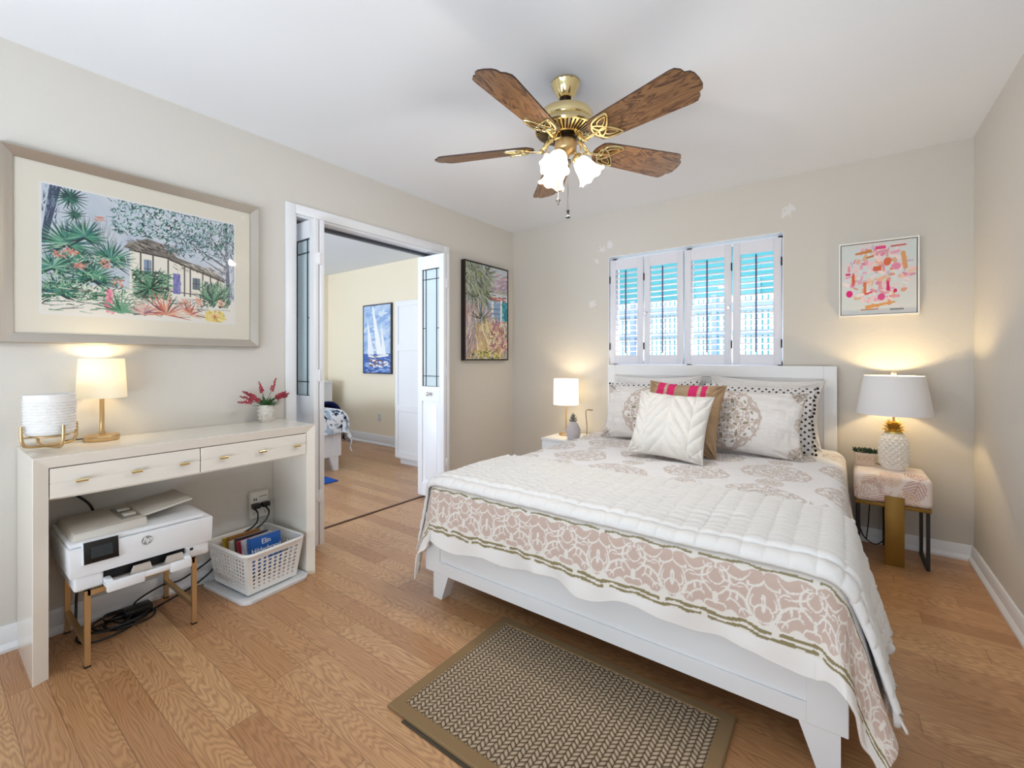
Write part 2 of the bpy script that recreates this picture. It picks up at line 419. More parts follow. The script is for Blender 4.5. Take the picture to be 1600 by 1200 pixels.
# ================================================================== THE ROOM
FX0, FY0, FY1 = -6.30, -.85, 3.80           # the other bedroom beyond the bifold doors
XL2 = -2.84                                  # its side of the shared wall
struct(MB().box((FX0-.1, YFR-.1, -.08), (XR+.1, FY1+.1, 0)).build('floor', oak, smooth=0))
struct(MB().box((FX0-.1, YFR-.1, H), (XR+.1, FY1+.1, H+.1)).build('ceiling', ceil_paint, smooth=0))
DY0, DY1, DZ = 1.394, 2.655, 2.046          # door opening
wl = MB().box((XL2, YFR-.1, 0), (XL, DY0, H)).box((XL2, DY1, 0), (XL, YB+.16, H)).box((XL2, DY0, DZ), (XL, DY1, H))
struct(wl.build('wall_left', wall_paint, smooth=0))
WX0, WX1, WZ0, WZ1 = -1.638, -.326, 1.105, 2.052
wb = MB().box((XL, YB, 0), (WX0, YB+.16, H)).box((WX1, YB, 0), (XR+.1, YB+.16, H)).box((WX0, YB, 0), (WX1, YB+.16, WZ0)).box((WX0, YB, WZ1), (WX1, YB+.16, H))
struct(wb.build('wall_back', wall_paint_b, smooth=0))
struct(MB().box((XR, YFR-.1, 0), (XR+.1, YB, H)).build('wall_right', wall_paint, smooth=0))
# behind the camera: wall around wide glass patio doors
wf = MB().box((XL, YFR-.1, 0), (-2.2, YFR, H)).box((.45, YFR-.1, 0), (XR, YFR, H)).box((-2.2, YFR-.1, 2.1), (.45, YFR, H))
struct(wf.build('wall_front', wall_paint, smooth=0))
# the other room
struct(MB().box((FX0-.1, FY0, 0), (FX0, FY1+.1, H)).build('wall_side', cream_paint, smooth=0))
struct(MB().box((FX0, FY1, 0), (XL2, FY1+.1, H)).build('wall_far', cream_paint, smooth=0))
f2 = MB().box((FX0, FY0-.1, 0), (-5.9, FY0, H)).box((-3.3, FY0-.1, 0), (XL2, FY0, H)).box((-5.9, FY0-.1, 0), (-3.3, FY0, .5)).box((-5.9, FY0-.1, 2.2), (-3.3, FY0, H))
struct(f2.build('wall_near', cream_paint, smooth=0))

def skirting(name, p0, p1, out, h=.085, t=.014):
    """board with a shoe moulding along p0-p1; out: unit vector into the room"""
    p0 = Vector(p0); p1 = Vector(p1); o = Vector(out); d = (p1-p0)
    mb = MB()
    prof = [(0, 0), (t+.013, 0), (t+.013, .012), (t+.004, .026), (t, .03), (t, h-.012), (t-.006, h), (0, h)]
    A = [mb.bm.verts.new(p0+o*x+Vector((0, 0, z))) for x, z in prof]; B = [mb.bm.verts.new(p1+o*x+Vector((0, 0, z))) for x, z in prof]
    n = len(prof)
    for k in range(n): mb.bm.faces.new((A[k], A[(k+1) % n], B[(k+1) % n], B[k]))
    mb.bm.faces.new(A[::-1]); mb.bm.faces.new(B)
    return struct(mb.build(name, trim_paint))
skirting('baseboard_left', (XL, YFR, 0), (XL, DY0-.06, 0), (1, 0, 0), .1)
skirting('baseboard_left_end', (XL, DY1+.06, 0), (XL, YB, 0), (1, 0, 0))
skirting('baseboard_back', (XL, YB, 0), (XR, YB, 0), (0, -1, 0))
skirting('baseboard_right', (XR, YFR, 0), (XR, YB, 0), (-1, 0, 0))
skirting('baseboard_far', (FX0, FY1, 0), (XL2, FY1, 0), (0, -1, 0), .13, .018)

# door casing, jamb lining, track and threshold
tr = MB()
cw, ct = .058, .018
for y0, y1 in ((DY0-cw, DY0), (DY1, DY1+cw)):
    tr.box((XL, y0, 0), (XL+ct, y1, DZ+cw), .004)
    tr.box((XL2-ct, y0, 0), (XL2, y1, DZ+cw), .004)
tr.box((XL, DY0, DZ), (XL+ct, DY1, DZ+cw), .004); tr.box((XL2-ct, DY0, DZ), (XL2, DY1, DZ+cw), .004)
struct(tr.build('trim_1', trim_paint))
jb = MB().box((XL2, DY0, 0), (XL, DY0+.014, DZ)).box((XL2, DY1-.014, 0), (XL, DY1, DZ)).box((XL2, DY0+.014, DZ-.012), (XL, DY1-.014, DZ))
struct(jb.build('trim_2', trim_paint, smooth=0))
tk = struct(MB().box((-2.80, DY0+.02, DZ-.034), (-2.765, DY1-.02, DZ-.012)).build('trim_3', mat('track_grey', '4a4d55', .4, .6), smooth=0))
struct(MB().box((-2.855, DY0+.014, 0), (-2.832, DY1-.014, .006), .002).build('trim_4', mat('dark_walnut_strip', '4b2b1b', .4)))

# bifold doors, folded open
lead = mat('leading', '2b3036', .45, .5)
def bifold(name, y_leaf, x0, x1, gap, handle):
    """two leaves lying side by side across the wall; y_leaf: near face of the first"""
    root = bpy.data.objects.new(name, None); C.objects.link(root); root.location = (x1, y_leaf, 0); struct(root)
    root['label'] = 'white bifold door pair with leaded frosted glass, folded ' + ('against the desk end of the doorway' if not handle else 'against the doorway jamb beside the palm-house picture')
    th = .03; z0, z1 = .03, 2.008
    for k in range(2):
        ya = y_leaf+k*(th+gap); yb = ya+th
        st = .052
        gz0, gz1 = .935, 1.90
        lf = MB()
        lf.box((x0, ya, z0), (x0+st, yb, z1), .002).box((x1-st, ya, z0), (x1, yb, z1), .002)
        for a, b in ((z0, z0+.11), (.815, gz0), (gz1, z1)): lf.box((x0+st-.001, ya+.0008, a), (x1-st+.001, yb-.0008, b))
        # lower raised panel
        lf.box((x0+st, ya+.009, z0+.11), (x1-st, yb-.009, .815)); lf.box((x0+st+.03, ya+.004, z0+.14), (x1-st-.03, yb-.004, .785), .004)
        leaf = lf.build('door_leaf', trim_paint, root)
        g = MB().box((x0+st, ya+.012, gz0), (x1-st, yb-.012, gz1)).build('glass_pane', door_glass, leaf, 0)
        ld = MB(); a, b = x0+st, x1-st; wv = b-a
        for yy in (ya+.0095, yb-.0095):
            for f in (.19, .81): ld.box((a+wv*f-.0028, yy-.0022, gz0), (a+wv*f+.0028, yy+.0022, gz1))
            for f in (a+.002, b-.007): ld.box((f, yy-.0015, gz0), (f+.005, yy+.0015, gz1))
            for z in (gz0+.085, gz1-.085, gz1-.004, gz0+.001): ld.box((a, yy-.0022, z-.0028), (b, yy+.0022, z+.0028))
            for f0, f1 in ((0, .19), (.81, 1)): ld.box((a+wv*f0, yy-.0022, 1.41), (a+wv*f1, yy+.0022, 1.4156))
        ld.build('leading', lead, leaf, 0)
        if handle and k == 0:
            kx = (x0+x1)/2-.005; kz = .875
            kn = MB().lathe([(0, 0), (.012, 0), (.008, .008), (.007, .016), (.016, .024), (.017, .031), (.010, .038), (0, .04)], (kx, ya, kz), 20, Matrix.Rotation(PI/2, 4, 'X'))
            kn.build('door_knob', chrome, leaf, 60)
    hg = []
    for z in (.33, 1.06, 1.77):
        ym = y_leaf+th+gap/2
        h = MB().box((x1, ym-.022, z-.035), (x1+.002, ym+.022, z+.035), .0008).cyl((x1+.004, ym, z-.037), (x1+.004, ym, z+.037), .0045, n=10)
        h.build('hinge', trim_paint, root)
    return root
bifold('door_1', 1.446, -2.855, -2.55, .007, False)
bifold('door_2', 2.533, -2.855, -2.55, .007, True)

# window: frame and glass outside, plantation shutters inside
wn_ = bpy.data.objects.new('window_1', None); C.objects.link(wn_); wn_.location = ((WX0+WX1)/2, YB+.1, WZ0); struct(wn_)
fr = MB()
yo0, yo1 = YB+.09, YB+.14
for a, b in (((WX0, yo0, WZ0), (WX0+.04, yo1, WZ1)), ((WX1-.04, yo0, WZ0), (WX1, yo1, WZ1)), ((WX0, yo0, WZ0), (WX1, yo1, WZ0+.04)), ((WX0, yo0, WZ1-.02), (WX1, yo1, WZ1)), (((WX0+WX1)/2-.02, yo0, WZ0), ((WX0+WX1)/2+.02, yo1, WZ1))):
    fr.box(a, b)
fr.build('window_frame', trim_paint, wn_, 0)
MB().box((WX0+.04, YB+.112, WZ0+.04), (WX1-.04, YB+.117, WZ1-.04)).build('window_pane', clear_glass, wn_, 0)
lin_ = MB()
lin_.box((WX0, YB-.001, WZ1-.004), (WX1, YB+.09, WZ1)).box((WX0, YB-.001, WZ0), (WX0+.004, YB+.09, WZ1)).box((WX1-.004, YB-.001, WZ0), (WX1, YB+.09, WZ1)).box((WX0, YB-.001, WZ0), (WX1, YB+.09, WZ0+.004))
lin_.build('window_lining', trim_paint, wn_, 0)

shut_white = mat('shutter_white', 'e2e2ea', .4)
rod_col = mat('shutter_rod_backlit', '50557c', .45)  # white rods given a dark colour: their backlit silhouette is painted in
def shutter(k, px0, px1, y0, y1, label, hinge_side, knob):
    """one shutter panel from (px0,y0) to (px1,y1) in plan"""
    d = Vector((px1-px0, y1-y0, 0)); wd = d.length; ang = math.atan2(d.y, d.x)
    M = Matrix.Translation((px0, y0, 0)) @ Matrix.Rotation(ang, 4, 'Z')
    z0, z1 = WZ0+.014, WZ1-.034
    root = empty('shutter_panel', (px0, y0, z0), label, 'shutter', 'plantation shutter panels in the window')
    st, tr_, br_ = .05, .085, .075; th = .026
    f = MB()
    f.box((0, 0, z0), (st, th, z1), .002, M=M).box((wd-st, 0, z0), (wd, th, z1), .002, M=M)
    f.box((st, .001, z1-tr_), (wd-st, th-.001, z1), M=M).box((st, .001, z0), (wd-st, th-.001, z0+br_), M=M)
    f.build('shutter_frame', shut_white, root)
    sl = MB(); n = 16; a, b = z0+br_+.012, z1-tr_-.012
    for i in range(n):
        z = a+(b-a)*(i+.5)/n
        R = M @ Matrix.Translation((wd/2, th/2, z)) @ Matrix.Rotation(math.radians(-4), 4, 'X')
        sl.box((-wd/2+st, -.021, -.0032), (wd/2-st, .021, .0032), .0025, 1, M=R)
    sl.build('louver_slats', shut_white, root)
    MB().box((wd/2-.005, -.018, a+.004), (wd/2+.005, -.008, b-.004), .002, M=M).build('tilt_rod', rod_col, root)
    hx = -.001 if hinge_side == 0 else wd+.001
    for z in (z0+.15, z1-.17):
        MB().cyl(M @ Vector((hx, -.003, z-.03)), M @ Vector((hx, -.003, z+.03)), .005, n=8).build('hinge', dark_steel, root)
    if knob is not None:
        kx = .02 if knob == 0 else wd-.02
        MB().lathe([(0, 0), (.006, 0), (.006, .006), (.011, .01), (.011, .016), (0, .018)], M @ Vector((kx, 0, 1.545)), 14, M.to_3x3().to_4x4() @ Matrix.Rotation(PI/2, 4, 'X')).build('knob', chrome, root, 60)
xs = [WX0+.008, -1.33, -1.0, -.655, WX1-.008]
ys = [YB+.004, YB+.010, YB-.004, YB+.010, YB+.004]
names = ['white louvered shutter panel nearest the palm-house picture, first of four',
         'white louvered shutter panel second from the palm-house picture, small knob on its outer stile',
         'white louvered shutter panel just right of the middle gap, small knob near its hinge',
         'white louvered shutter panel nearest the pink abstract canvas, widest of the four']
for k in range(4):
    shutter(k, xs[k]+.0045, xs[k+1]-.0045, ys[k], ys[k+1], names[k], 0 if k in (0, 1) else 1, [None, 0, 1, None][k])

# wall outlet beyond, and the charger outlet by the desk
def duplex(x, y, z):
    r = empty('wall_outlet', (x, y, z), 'white duplex outlet low on the cream wall under the sailboat picture', 'outlet')
    MB().box((x-.035, y-.006, z-.057), (x+.035, y, z+.057), .003).build('cover_plate', white_plastic, r)
    for dz in (-.024, .024):
        MB().box((x-.016, y-.0075, z+dz-.014), (x+.016, y-.005, z+dz+.014), .003).build('socket', mat('socket_ivory', 'd2d0cc', .4), r)
duplex(-5.05, FY1, .37)

# ------------------------------------------------------------------ outside the window
teal = mat('teal_house_wall', '5fb9c6', .8)
struct(MB().box((-9, 3.97, -.12), (9, 16, -.08)).build('ground_outside', mat('pale_paving', 'b9bdb4', .9), smooth=0))
hs = empty('neighbour_house', (-1.5, 9, 0), 'teal house with a pale eave seen through the shutters', 'house')
MB().box((-9, 9, -.1), (6, 9.3, 3.6)).build('house_wall', teal, hs, 0)
MB().hexa([(-9.5, 8.3, 3.3), (6.4, 8.3, 3.3), (6.4, 9.3, 3.3), (-9.5, 9.3, 3.3), (-9.5, 8.3, 3.45), (6.4, 8.3, 3.45), (6.4, 9.3, 3.7), (-9.5, 9.3, 3.7)]).build('house_eave', trim_paint, hs, 0)
for x in (-4.3, -1.7, .6):
    fo = MB().box((x-.55, 8.95, 1.0), (x+.55, 9.0, 2.6)).build('house_window', mat('blue_window', '7cc4d6', .2), hs, 0)
fc = empty('picket_fence', (-1, 6, 0), 'white picket fence with blue rails seen through the shutters', 'fence')
blue = mat('fence_blue', '8ea6d2', .6); fw_ = mat('fence_white', 'f4f7fa', .6)
pk = MB()
for i in range(118):
    x = -5+i*.06
    pk.box((x, 6, -.1), (x+.040, 6.02, 1.94))
pk.build('pickets', fw_, fc, 0)
for z, h in ((.85, .07), (1.45, .06), (1.74, .11)):
    MB().box((-5, 5.95, z), (2.1, 5.99, z+h)).build('rail', blue, fc, 0)
for x in (-4.6, -3.45, -2.35, -1.3, -.25, .8):
    MB().box((x, 5.93, -.1), (x+.06, 6.0, 1.96)).build('post', blue, fc, 0)
sh = MB(); r_ = random.Random(3)
for i in range(420):
    a = r_.uniform(0, 2*PI); e = r_.uniform(-.2, 1.2); rad = .42*r_.uniform(.6, 1)
    p = Vector((-1.02+rad*math.cos(a)*math.cos(e), 5.45+.3*math.sin(a)*math.cos(e), .72+rad*math.sin(e)*1.15))
    u = Vector((r_.uniform(-1, 1), r_.uniform(-1, 1), r_.uniform(-1, 1))).normalized(); v = u.orthogonal().normalized()
    sh.quad([p-u*.045, p+v*.018, p+u*.045, p-v*.018])
b_ = empty('garden_shrub', (-1.02, 5.45, -.08), 'bright green shrub growing in front of the picket fence outside', 'shrub')
sh.build('foliage', mat('bright_leaf', '6fc07a', .6), b_, 0)
MB().cyl((-1.02, 5.45, -.09), (-1.02, 5.45, .7), .03).build('stem', mat('bark', '6a5138', .9), b_)

# ================================================================== PICTURES ON THE WALLS
def frame_ring(mb, w, h, fw, prof, M):
    """mitred moulding: outer size w x h; prof = [(inset, height)]"""
    n = len(prof); R = []
    for ins, z in prof:
        R.append([mb.bm.verts.new(M @ Vector(p)) for p in ((ins, ins, z), (w-ins, ins, z), (w-ins, h-ins, z), (ins, h-ins, z))])
    for a in range(n):
        A, B = R[a], R[(a+1) % n]
        for k in range(4): mb.bm.faces.new((A[k], A[(k+1) % 4], B[(k+1) % 4], B[k]))
def picture_big():
    y0, y1, z0, z1 = .205, 1.179, 1.224, 2.018; W_, H_ = y1-y0, z1-z0
    r = empty('framed_picture', (XL, y0, z0), 'large silver framed print of a tropical garden and house, with cream mat, above the desk', 'picture')
    silver = add_bump(mat('champagne_silver_frame', 'bdb5aa', .32, .75), 90, .08)
    mb = MB(); frame_ring(mb, W_, H_, .04, [(0, 0), (0, .026), (.006, .034), (.014, .030), (.024, .024), (.036, .018), (.042, .014), (.042, 0)], on_left(XL+.001, y0, z0))
    mb.build('frame', silver, r, 20)
    o_ = .04
    MB().box((XL+.002, y0+o_, z0+o_), (XL+.010, y1-o_, z1-o_)).build('picture_mat', mat('cream_mat', 'efe9da', .8), r, 0)
    ay0, ay1, az0, az1 = .326, 1.054, 1.355, 1.892
    MB().box((XL+.0101, ay0-.008, az0-.008), (XL+.0112, ay1+.008, az1+.008)).build('mat_bevel', mat('white_bevel', 'f2f0ec', .8), r, 0)
    w, h = ay1-ay0, az1-az0
    R = Raster(w, h, 560, 410, 'c3cfde'); rr = R.r
    ink, g1 = '1b2a2c', ['2f7a5c', '4f9a7c', '1f5a4a', '86b89c', '2c6a70']
    R.put((fbm(R.x*9, R.y*9, 3)+.1)*1.4, 'dfe5ee'); R.put(fbm(R.x*14, R.y*14, 13)*1.6, 'a3b7d2')
    R.rect(0, 0, w, h*.24, 'f0ebe2')
    R.line((0.005, h*.55), (.04, h*1.0), .018, '34405a', .034); R.dabs(0, h*.6, .05, h, 40, ['1f2740', '5a6a86', '7f8ea8'], .03, .004, 1.4, .2)
    R.fan(.085, h*.93, .07, 0, 6.0, 22, ['1a4a42', '2b6452', ink], .010); R.fan(.10, h*.80, .05, 0, 6.0, 16, ['14342f', '2a5a4c'], .008)
    R.poly([(.12, h*.80), (.24, h*.74), (.24, h*.62), (.12, h*.62)], 'b9c2ce')
    R.dabs(.12, h*.63, .24, h*.78, 60, ['8d98ab', 'dfe4ea', '9aa6b6'], .05, .003, 1.5, .1); R.dabs(.155, h*.79, .19, h*.82, 12, ['d08a72', 'e3a58e'], .02, .006, 0, .2)
    # house: walls, thatch, timbers
    R.poly([(.285, h*.60), (.44, h*.57), (.68, h*.41), (.68, h*.22), (.285, h*.22)], 'f4efe2')
    R.poly([(.26, h*.60), (.28, h*.64), (.35, h*.71), (.41, h*.68), (.47, h*.58), (.62, h*.50), (.70, h*.42), (.66, h*.41), (.46, h*.53), (.43, h*.56)], '6b645e')
    R.dabs(.27, h*.60, .46, h*.69, 190, ['3a3634', '8f877e', 'a89f92', '2b2826'], .03, .0035, -.45, .35); R.dabs(.45, h*.47, .68, h*.54, 120, ['3a3634', '9b9284', 'd9d2c4'], .022, .0035, -.55, .3)
    for x in (.325, .372, .432): R.line((x, h*.22), (x, h*.57), .007, '4a413c', .006)
    for x in (.50, .525, .58, .615, .65): R.line((x, h*.23), (x, h*(.53-.55*(x-.48))), .006, '4a413c')
    R.line((.285, h*.585), (.44, h*.56), .007, '3b3330'); R.line((.44, h*.55), (.68, h*.405), .008, '3b3330'); R.line((.44, h*.26), (.68, h*.245), .005, '5a504a')
    R.rect(.337, h*.36, .366, h*.52, '7d93b0'); R.rect(.535, h*.30, .568, h*.41, '5c6c7c'); R.rect(.590, h*.31, .606, h*.39, '6f8094'); R.rect(.452, h*.24, .482, h*.43, '6d6cb4')
    for q in ((.352, .36, .352, .52), (.337, .44, .366, .44), (.551, .30, .551, .41), (.535, .355, .568, .355)): R.line((q[0], h*q[1]), (q[2], h*q[3]), .003, '33302e')
    R.dabs(.45, h*.24, .485, h*.43, 16, ['4a4a92', '8d8cc8'], .03, .003, 1.5, .1)
    # oak limbs and canopy
    for p, q, cc in (((.70, h*.2), (.69, h*.95), .022), ((.69, h*.55), (.55, h*.70), .012), ((.69, h*.62), (.60, h*.88), .010), ((.69, h*.48), (.58, h*.60), .008)): R.line(p, q, cc, '56586e', cc*.4)
    R.dabs(.66, h*.2, w, h, 160, ['3f4458', '8f9ab0', '6a748c', 'aab4c6'], .03, .004, 1.3, .5)
    R.dabs(.22, h*.72, .73, h*1.0, 620, ['173f3a', '2b6a5c', '10302e', '4f8f86', '1f5248', '77aaa0'], .020, .006)
    R.dabs(.42, h*.60, .73, h*.82, 330, ['24505a', '17363c', '3d7478', '9ab4cc', '1a403c'], .018, .005)
    R.dabs(.22, h*.74, .66, h*.99, 170, ['cfdcec', 'e6edf4', 'b5c8de'], .014, .005)
    # palmettos: dark underlayer, then blades
    for (cx, cy, q) in ((.075, h*.56, .115), (.13, h*.64, .085), (.215, h*.48, .10), (.15, h*.31, .11), (.05, h*.17, .095), (.10, h*.42, .075), (.03, h*.36, .08)):
        R.fan(cx, cy-.006, q*.92, -.7, 3.9, 26, [ink, '16403a'], .012)
        R.fan(cx, cy, q, -.5, 3.7, 36, g1, .0065)
    R.dabs(0, h*.12, .27, h*.34, 300, ['1d4a3a', '4f9a6c', '123028', '7fb48c', 'a9cfa8', '2c6a4c'], .022, .005)
    R.dabs(.02, h*.40, .27, h*.52, 90, [ink, '3f7f66', 'c9d6c4'], .03, .004)
    for (cx, cy) in ((.055, h*.47), (.09, h*.50), (.115, h*.40), (.245, h*.29), (.20, h*.44)):
        R.dabs(cx-.018, cy-.014, cx+.018, cy+.014, 16, ['dd8672', 'eaa594', 'c2604f'], .014, .006)
    R.dabs(.29, h*.18, .43, h*.42, 330, ['183a2c', '2f6a4c', '0f241c', '5b936d', '8fb89a'], .035, .005, .3, 1.2); R.fan(.36, h*.27, .09, 0, 6.1, 34, ['1f4d3a', '4f8a66', '10261f'], .008)
    R.dabs(.57, h*.14, .70, h*.36, 260, ['1c3f30', '3c7656', '142e26', '6f9f80', 'a3c0a0'], .035, .005, 1.3, .7); R.fan(.625, h*.2, .10, .3, 2.9, 26, ['2c5a44', '5f9272', '142e26'], .007)
    # path: pale stones outlined in ink, leaf litter
    for k in range(46):
        x, y = rr.uniform(.02, .70), h*rr.uniform(.02, .21); R.line((x, y), (x+rr.uniform(.02, .07), y+rr.uniform(-.012, .012)), rr.uniform(.002, .005), rr.choice(['3a3d3a', '5a5a52', '2c4038', '8a857a']))
    R.dabs(.0, h*.02, .42, h*.2, 120, ['2f6a4c', '5b936d', 'f4efe6', '1c3f30'], .045, .0045, .1, .35)
    R.dabs(.45, h*.10, .60, h*.2, 60, ['5a5a5a', '2c2c30', 'd8d2c8'], .025, .004, .15, .8)
    for (cx, cy) in ((.50, h*.17), (.565, h*.19), (.665, h*.19)): R.dabs(cx-.014, cy-.016, cx+.014, cy+.016, 18, ['e3a184', 'f0c0a0', 'd08a72'], .012, .007)
    for k in range(40): t = rr.random(); R.ell(.213+rr.uniform(-.016, .016)*(1-t*.7), h*(.03+.19*t), .006, .008, rr.choice(['e8728f', 'f095a8', 'd95f80', 'f7b4c0']))
    R.fan(.42, h*.05, .12, -.2, 3.3, 18, ['c2604f', 'e09a7e', '7a3a44', 'e8b49a', '3d4a3a', 'd97d62'], .012); R.fan(.52, h*.06, .07, -.3, 2.6, 9, ['d97d62', 'e8b49a', 'a84f48'], .014)
    R.fan(.25, h*.04, .10, .1, 3.0, 14, ['2b5a40', '5f9a78', '3f7a58'], .011); R.fan(.33, h*.04, .07, .2, 2.8, 10, ['c98f96', 'e3b7ae', '9a5a68'], .01)
    for k in range(60):
        t = rr.uniform(0, 2*PI); q = rr.uniform(.2, 1); R.line((.635, h*.055), (.635+.05*q*math.cos(t), h*.055+.034*q*math.sin(t)), .010, rr.choice(['f2dc86', 'ecd06c', 'f7e8a8', 'dcbc50']), .016)
    R.fan(.635, h*.055, .028, 0, 6, 9, ['b5402f', 'd9744a'], .004)
    R.c = np.power(R.c, .80)
    R.mesh('print', on_left(XL+.0118, ay0, az0), art_print, r)
    MB().box((XL+.0135, y0+o_, z0+o_), (XL+.0155, y1-o_, z1-o_)).build('glazing', picture_glass, r, 0)
picture_big()
def picture_floral():
    y0, y1, z0, z1 = 2.906, 3.560, 1.142, 2.045; W_, H_ = y1-y0, z1-z0; D = .045
    # stands a little off the wall, so scale to its front face
    y0, y1, z0, z1 = 2.872, 3.502, 1.147, 2.032; W_, H_ = y1-y0, z1-z0
    r = empty('palm_house_picture', (XL, y0, z0), 'dark-framed tall canvas of palms and a blue house, between doorway and window wall', 'picture')
    mb = MB(); frame_ring(mb, W_, H_, .012, [(0, 0), (0, D), (.012, D), (.012, 0)], on_left(XL+.001, y0, z0)); mb.build('frame', mat('espresso_frame', '1f100c', .35), r, 0)
    w, h = W_-.024, H_-.024
    R = Raster(w, h, 260, 370, 'a9a99f')
    R.rect(0, h*.8, w, h, 'b9c6d2'); R.poly([(w*.55, h*.72), (w, h*.80), (w, h*.95), (w*.7, h*.86)], '9d8fae')
    R.dabs(w*.55, h*.74, w, h*.93, 60, ['b9a3c4', '8d7f9f', 'd8c7d6', 'c98f96'], .09, .012, .35, .2)
    R.rect(w*.5, h*.64, w, h*.72, 'c9d3e0'); R.rect(w*.5, h*.64, w*.95, h*.68, 'c4574c'); R.dabs(w*.5, h*.64, w, h*.7, 18, ['7c2f2b', 'e0a090', 'f0e0d8'], .05, .012, .1, .1)
    R.rect(w*.38, h*.38, w*.86, h*.64, '8fb4d6'); R.dabs(w*.38, h*.38, w*.86, h*.64, 60, ['b4d0ea', '6f95c4', 'a5c2e2', '7d86b0'], .06, .012, 0, .3)
    R.rect(w*.60, h*.36, w*.64, h*.64, 'eef2f6'); R.rect(w*.82, h*.36, w*.86, h*.66, 'eef2f6'); R.rect(w*.66, h*.40, w*.81, h*.61, '7aa0cf')
    for z in (.44, .49, .54): R.line((w*.4, h*z), (w*.8, h*z+.01), .010, '5f6d96')
    R.rect(w*.86, h*.40, w, h*.64, '1f97ae'); R.dabs(w*.86, h*.4, w, h*.64, 14, ['0f6f8c', '57c3cf'], .06, .02)
    R.rect(w*.26, h*.52, w*.36, h*.64, '3f86b8')
    gr = ['5a6650', '7f8a70', '3e4a3c', 'a3ab92', '6d7a78', 'b9bfae', '8a9a58']
    for (cx, cy, rr) in ((w*.30, h*.86, .28), (w*.15, h*.72, .24), (w*.45, h*.90, .22), (w*.38, h*.70, .2), (w*.12, h*.93, .2)):
        R.fan(cx, cy, rr, 2.2, 7.2, 34, gr, .02)
    R.dabs(0, h*.6, w*.5, h, 160, gr, .11, .012, -.9, .5)
    R.dabs(0, 0, w*.55, h*.5, 240, ['c4a596', '9d7f86', 'd8c3b4', '7a6470', 'b98d7a', 'e6d6c6', 'a58fae'], .12, .014, 1.3, .5)
    R.fan(w*.36, h*.42, .17, .1, 6.2, 22, ['2f3a36', '4a5750', '6f7a78', '8a96a8'], .018)
    R.dabs(w*.25, 0, w*.85, h*.34, 260, ['e6d79c', 'd8c47a', 'f0e6c0', 'c9a96a', 'b98a5c'], .11, .014, 1.5, .5)
    R.dabs(w*.6, h*.08, w, h*.42, 150, ['c98f9c', 'a8627f', 'e3b7ae', '7d4a58', 'ecd9b0', 'b06a52'], .05, .018)
    R.dabs(w*.1, 0, w*.8, h*.09, 90, ['e8d84a', '7f8a2e', 'd9c83a', '3f4a22'], .03, .012)
    R.c = np.power(R.c*.86+R.c.mean(-1, keepdims=True)*.14, .84)
    R.mesh('painted_canvas', on_left(XL+D-.002, y0+.012, z0+.012), art_paint, r, .02)
picture_floral()
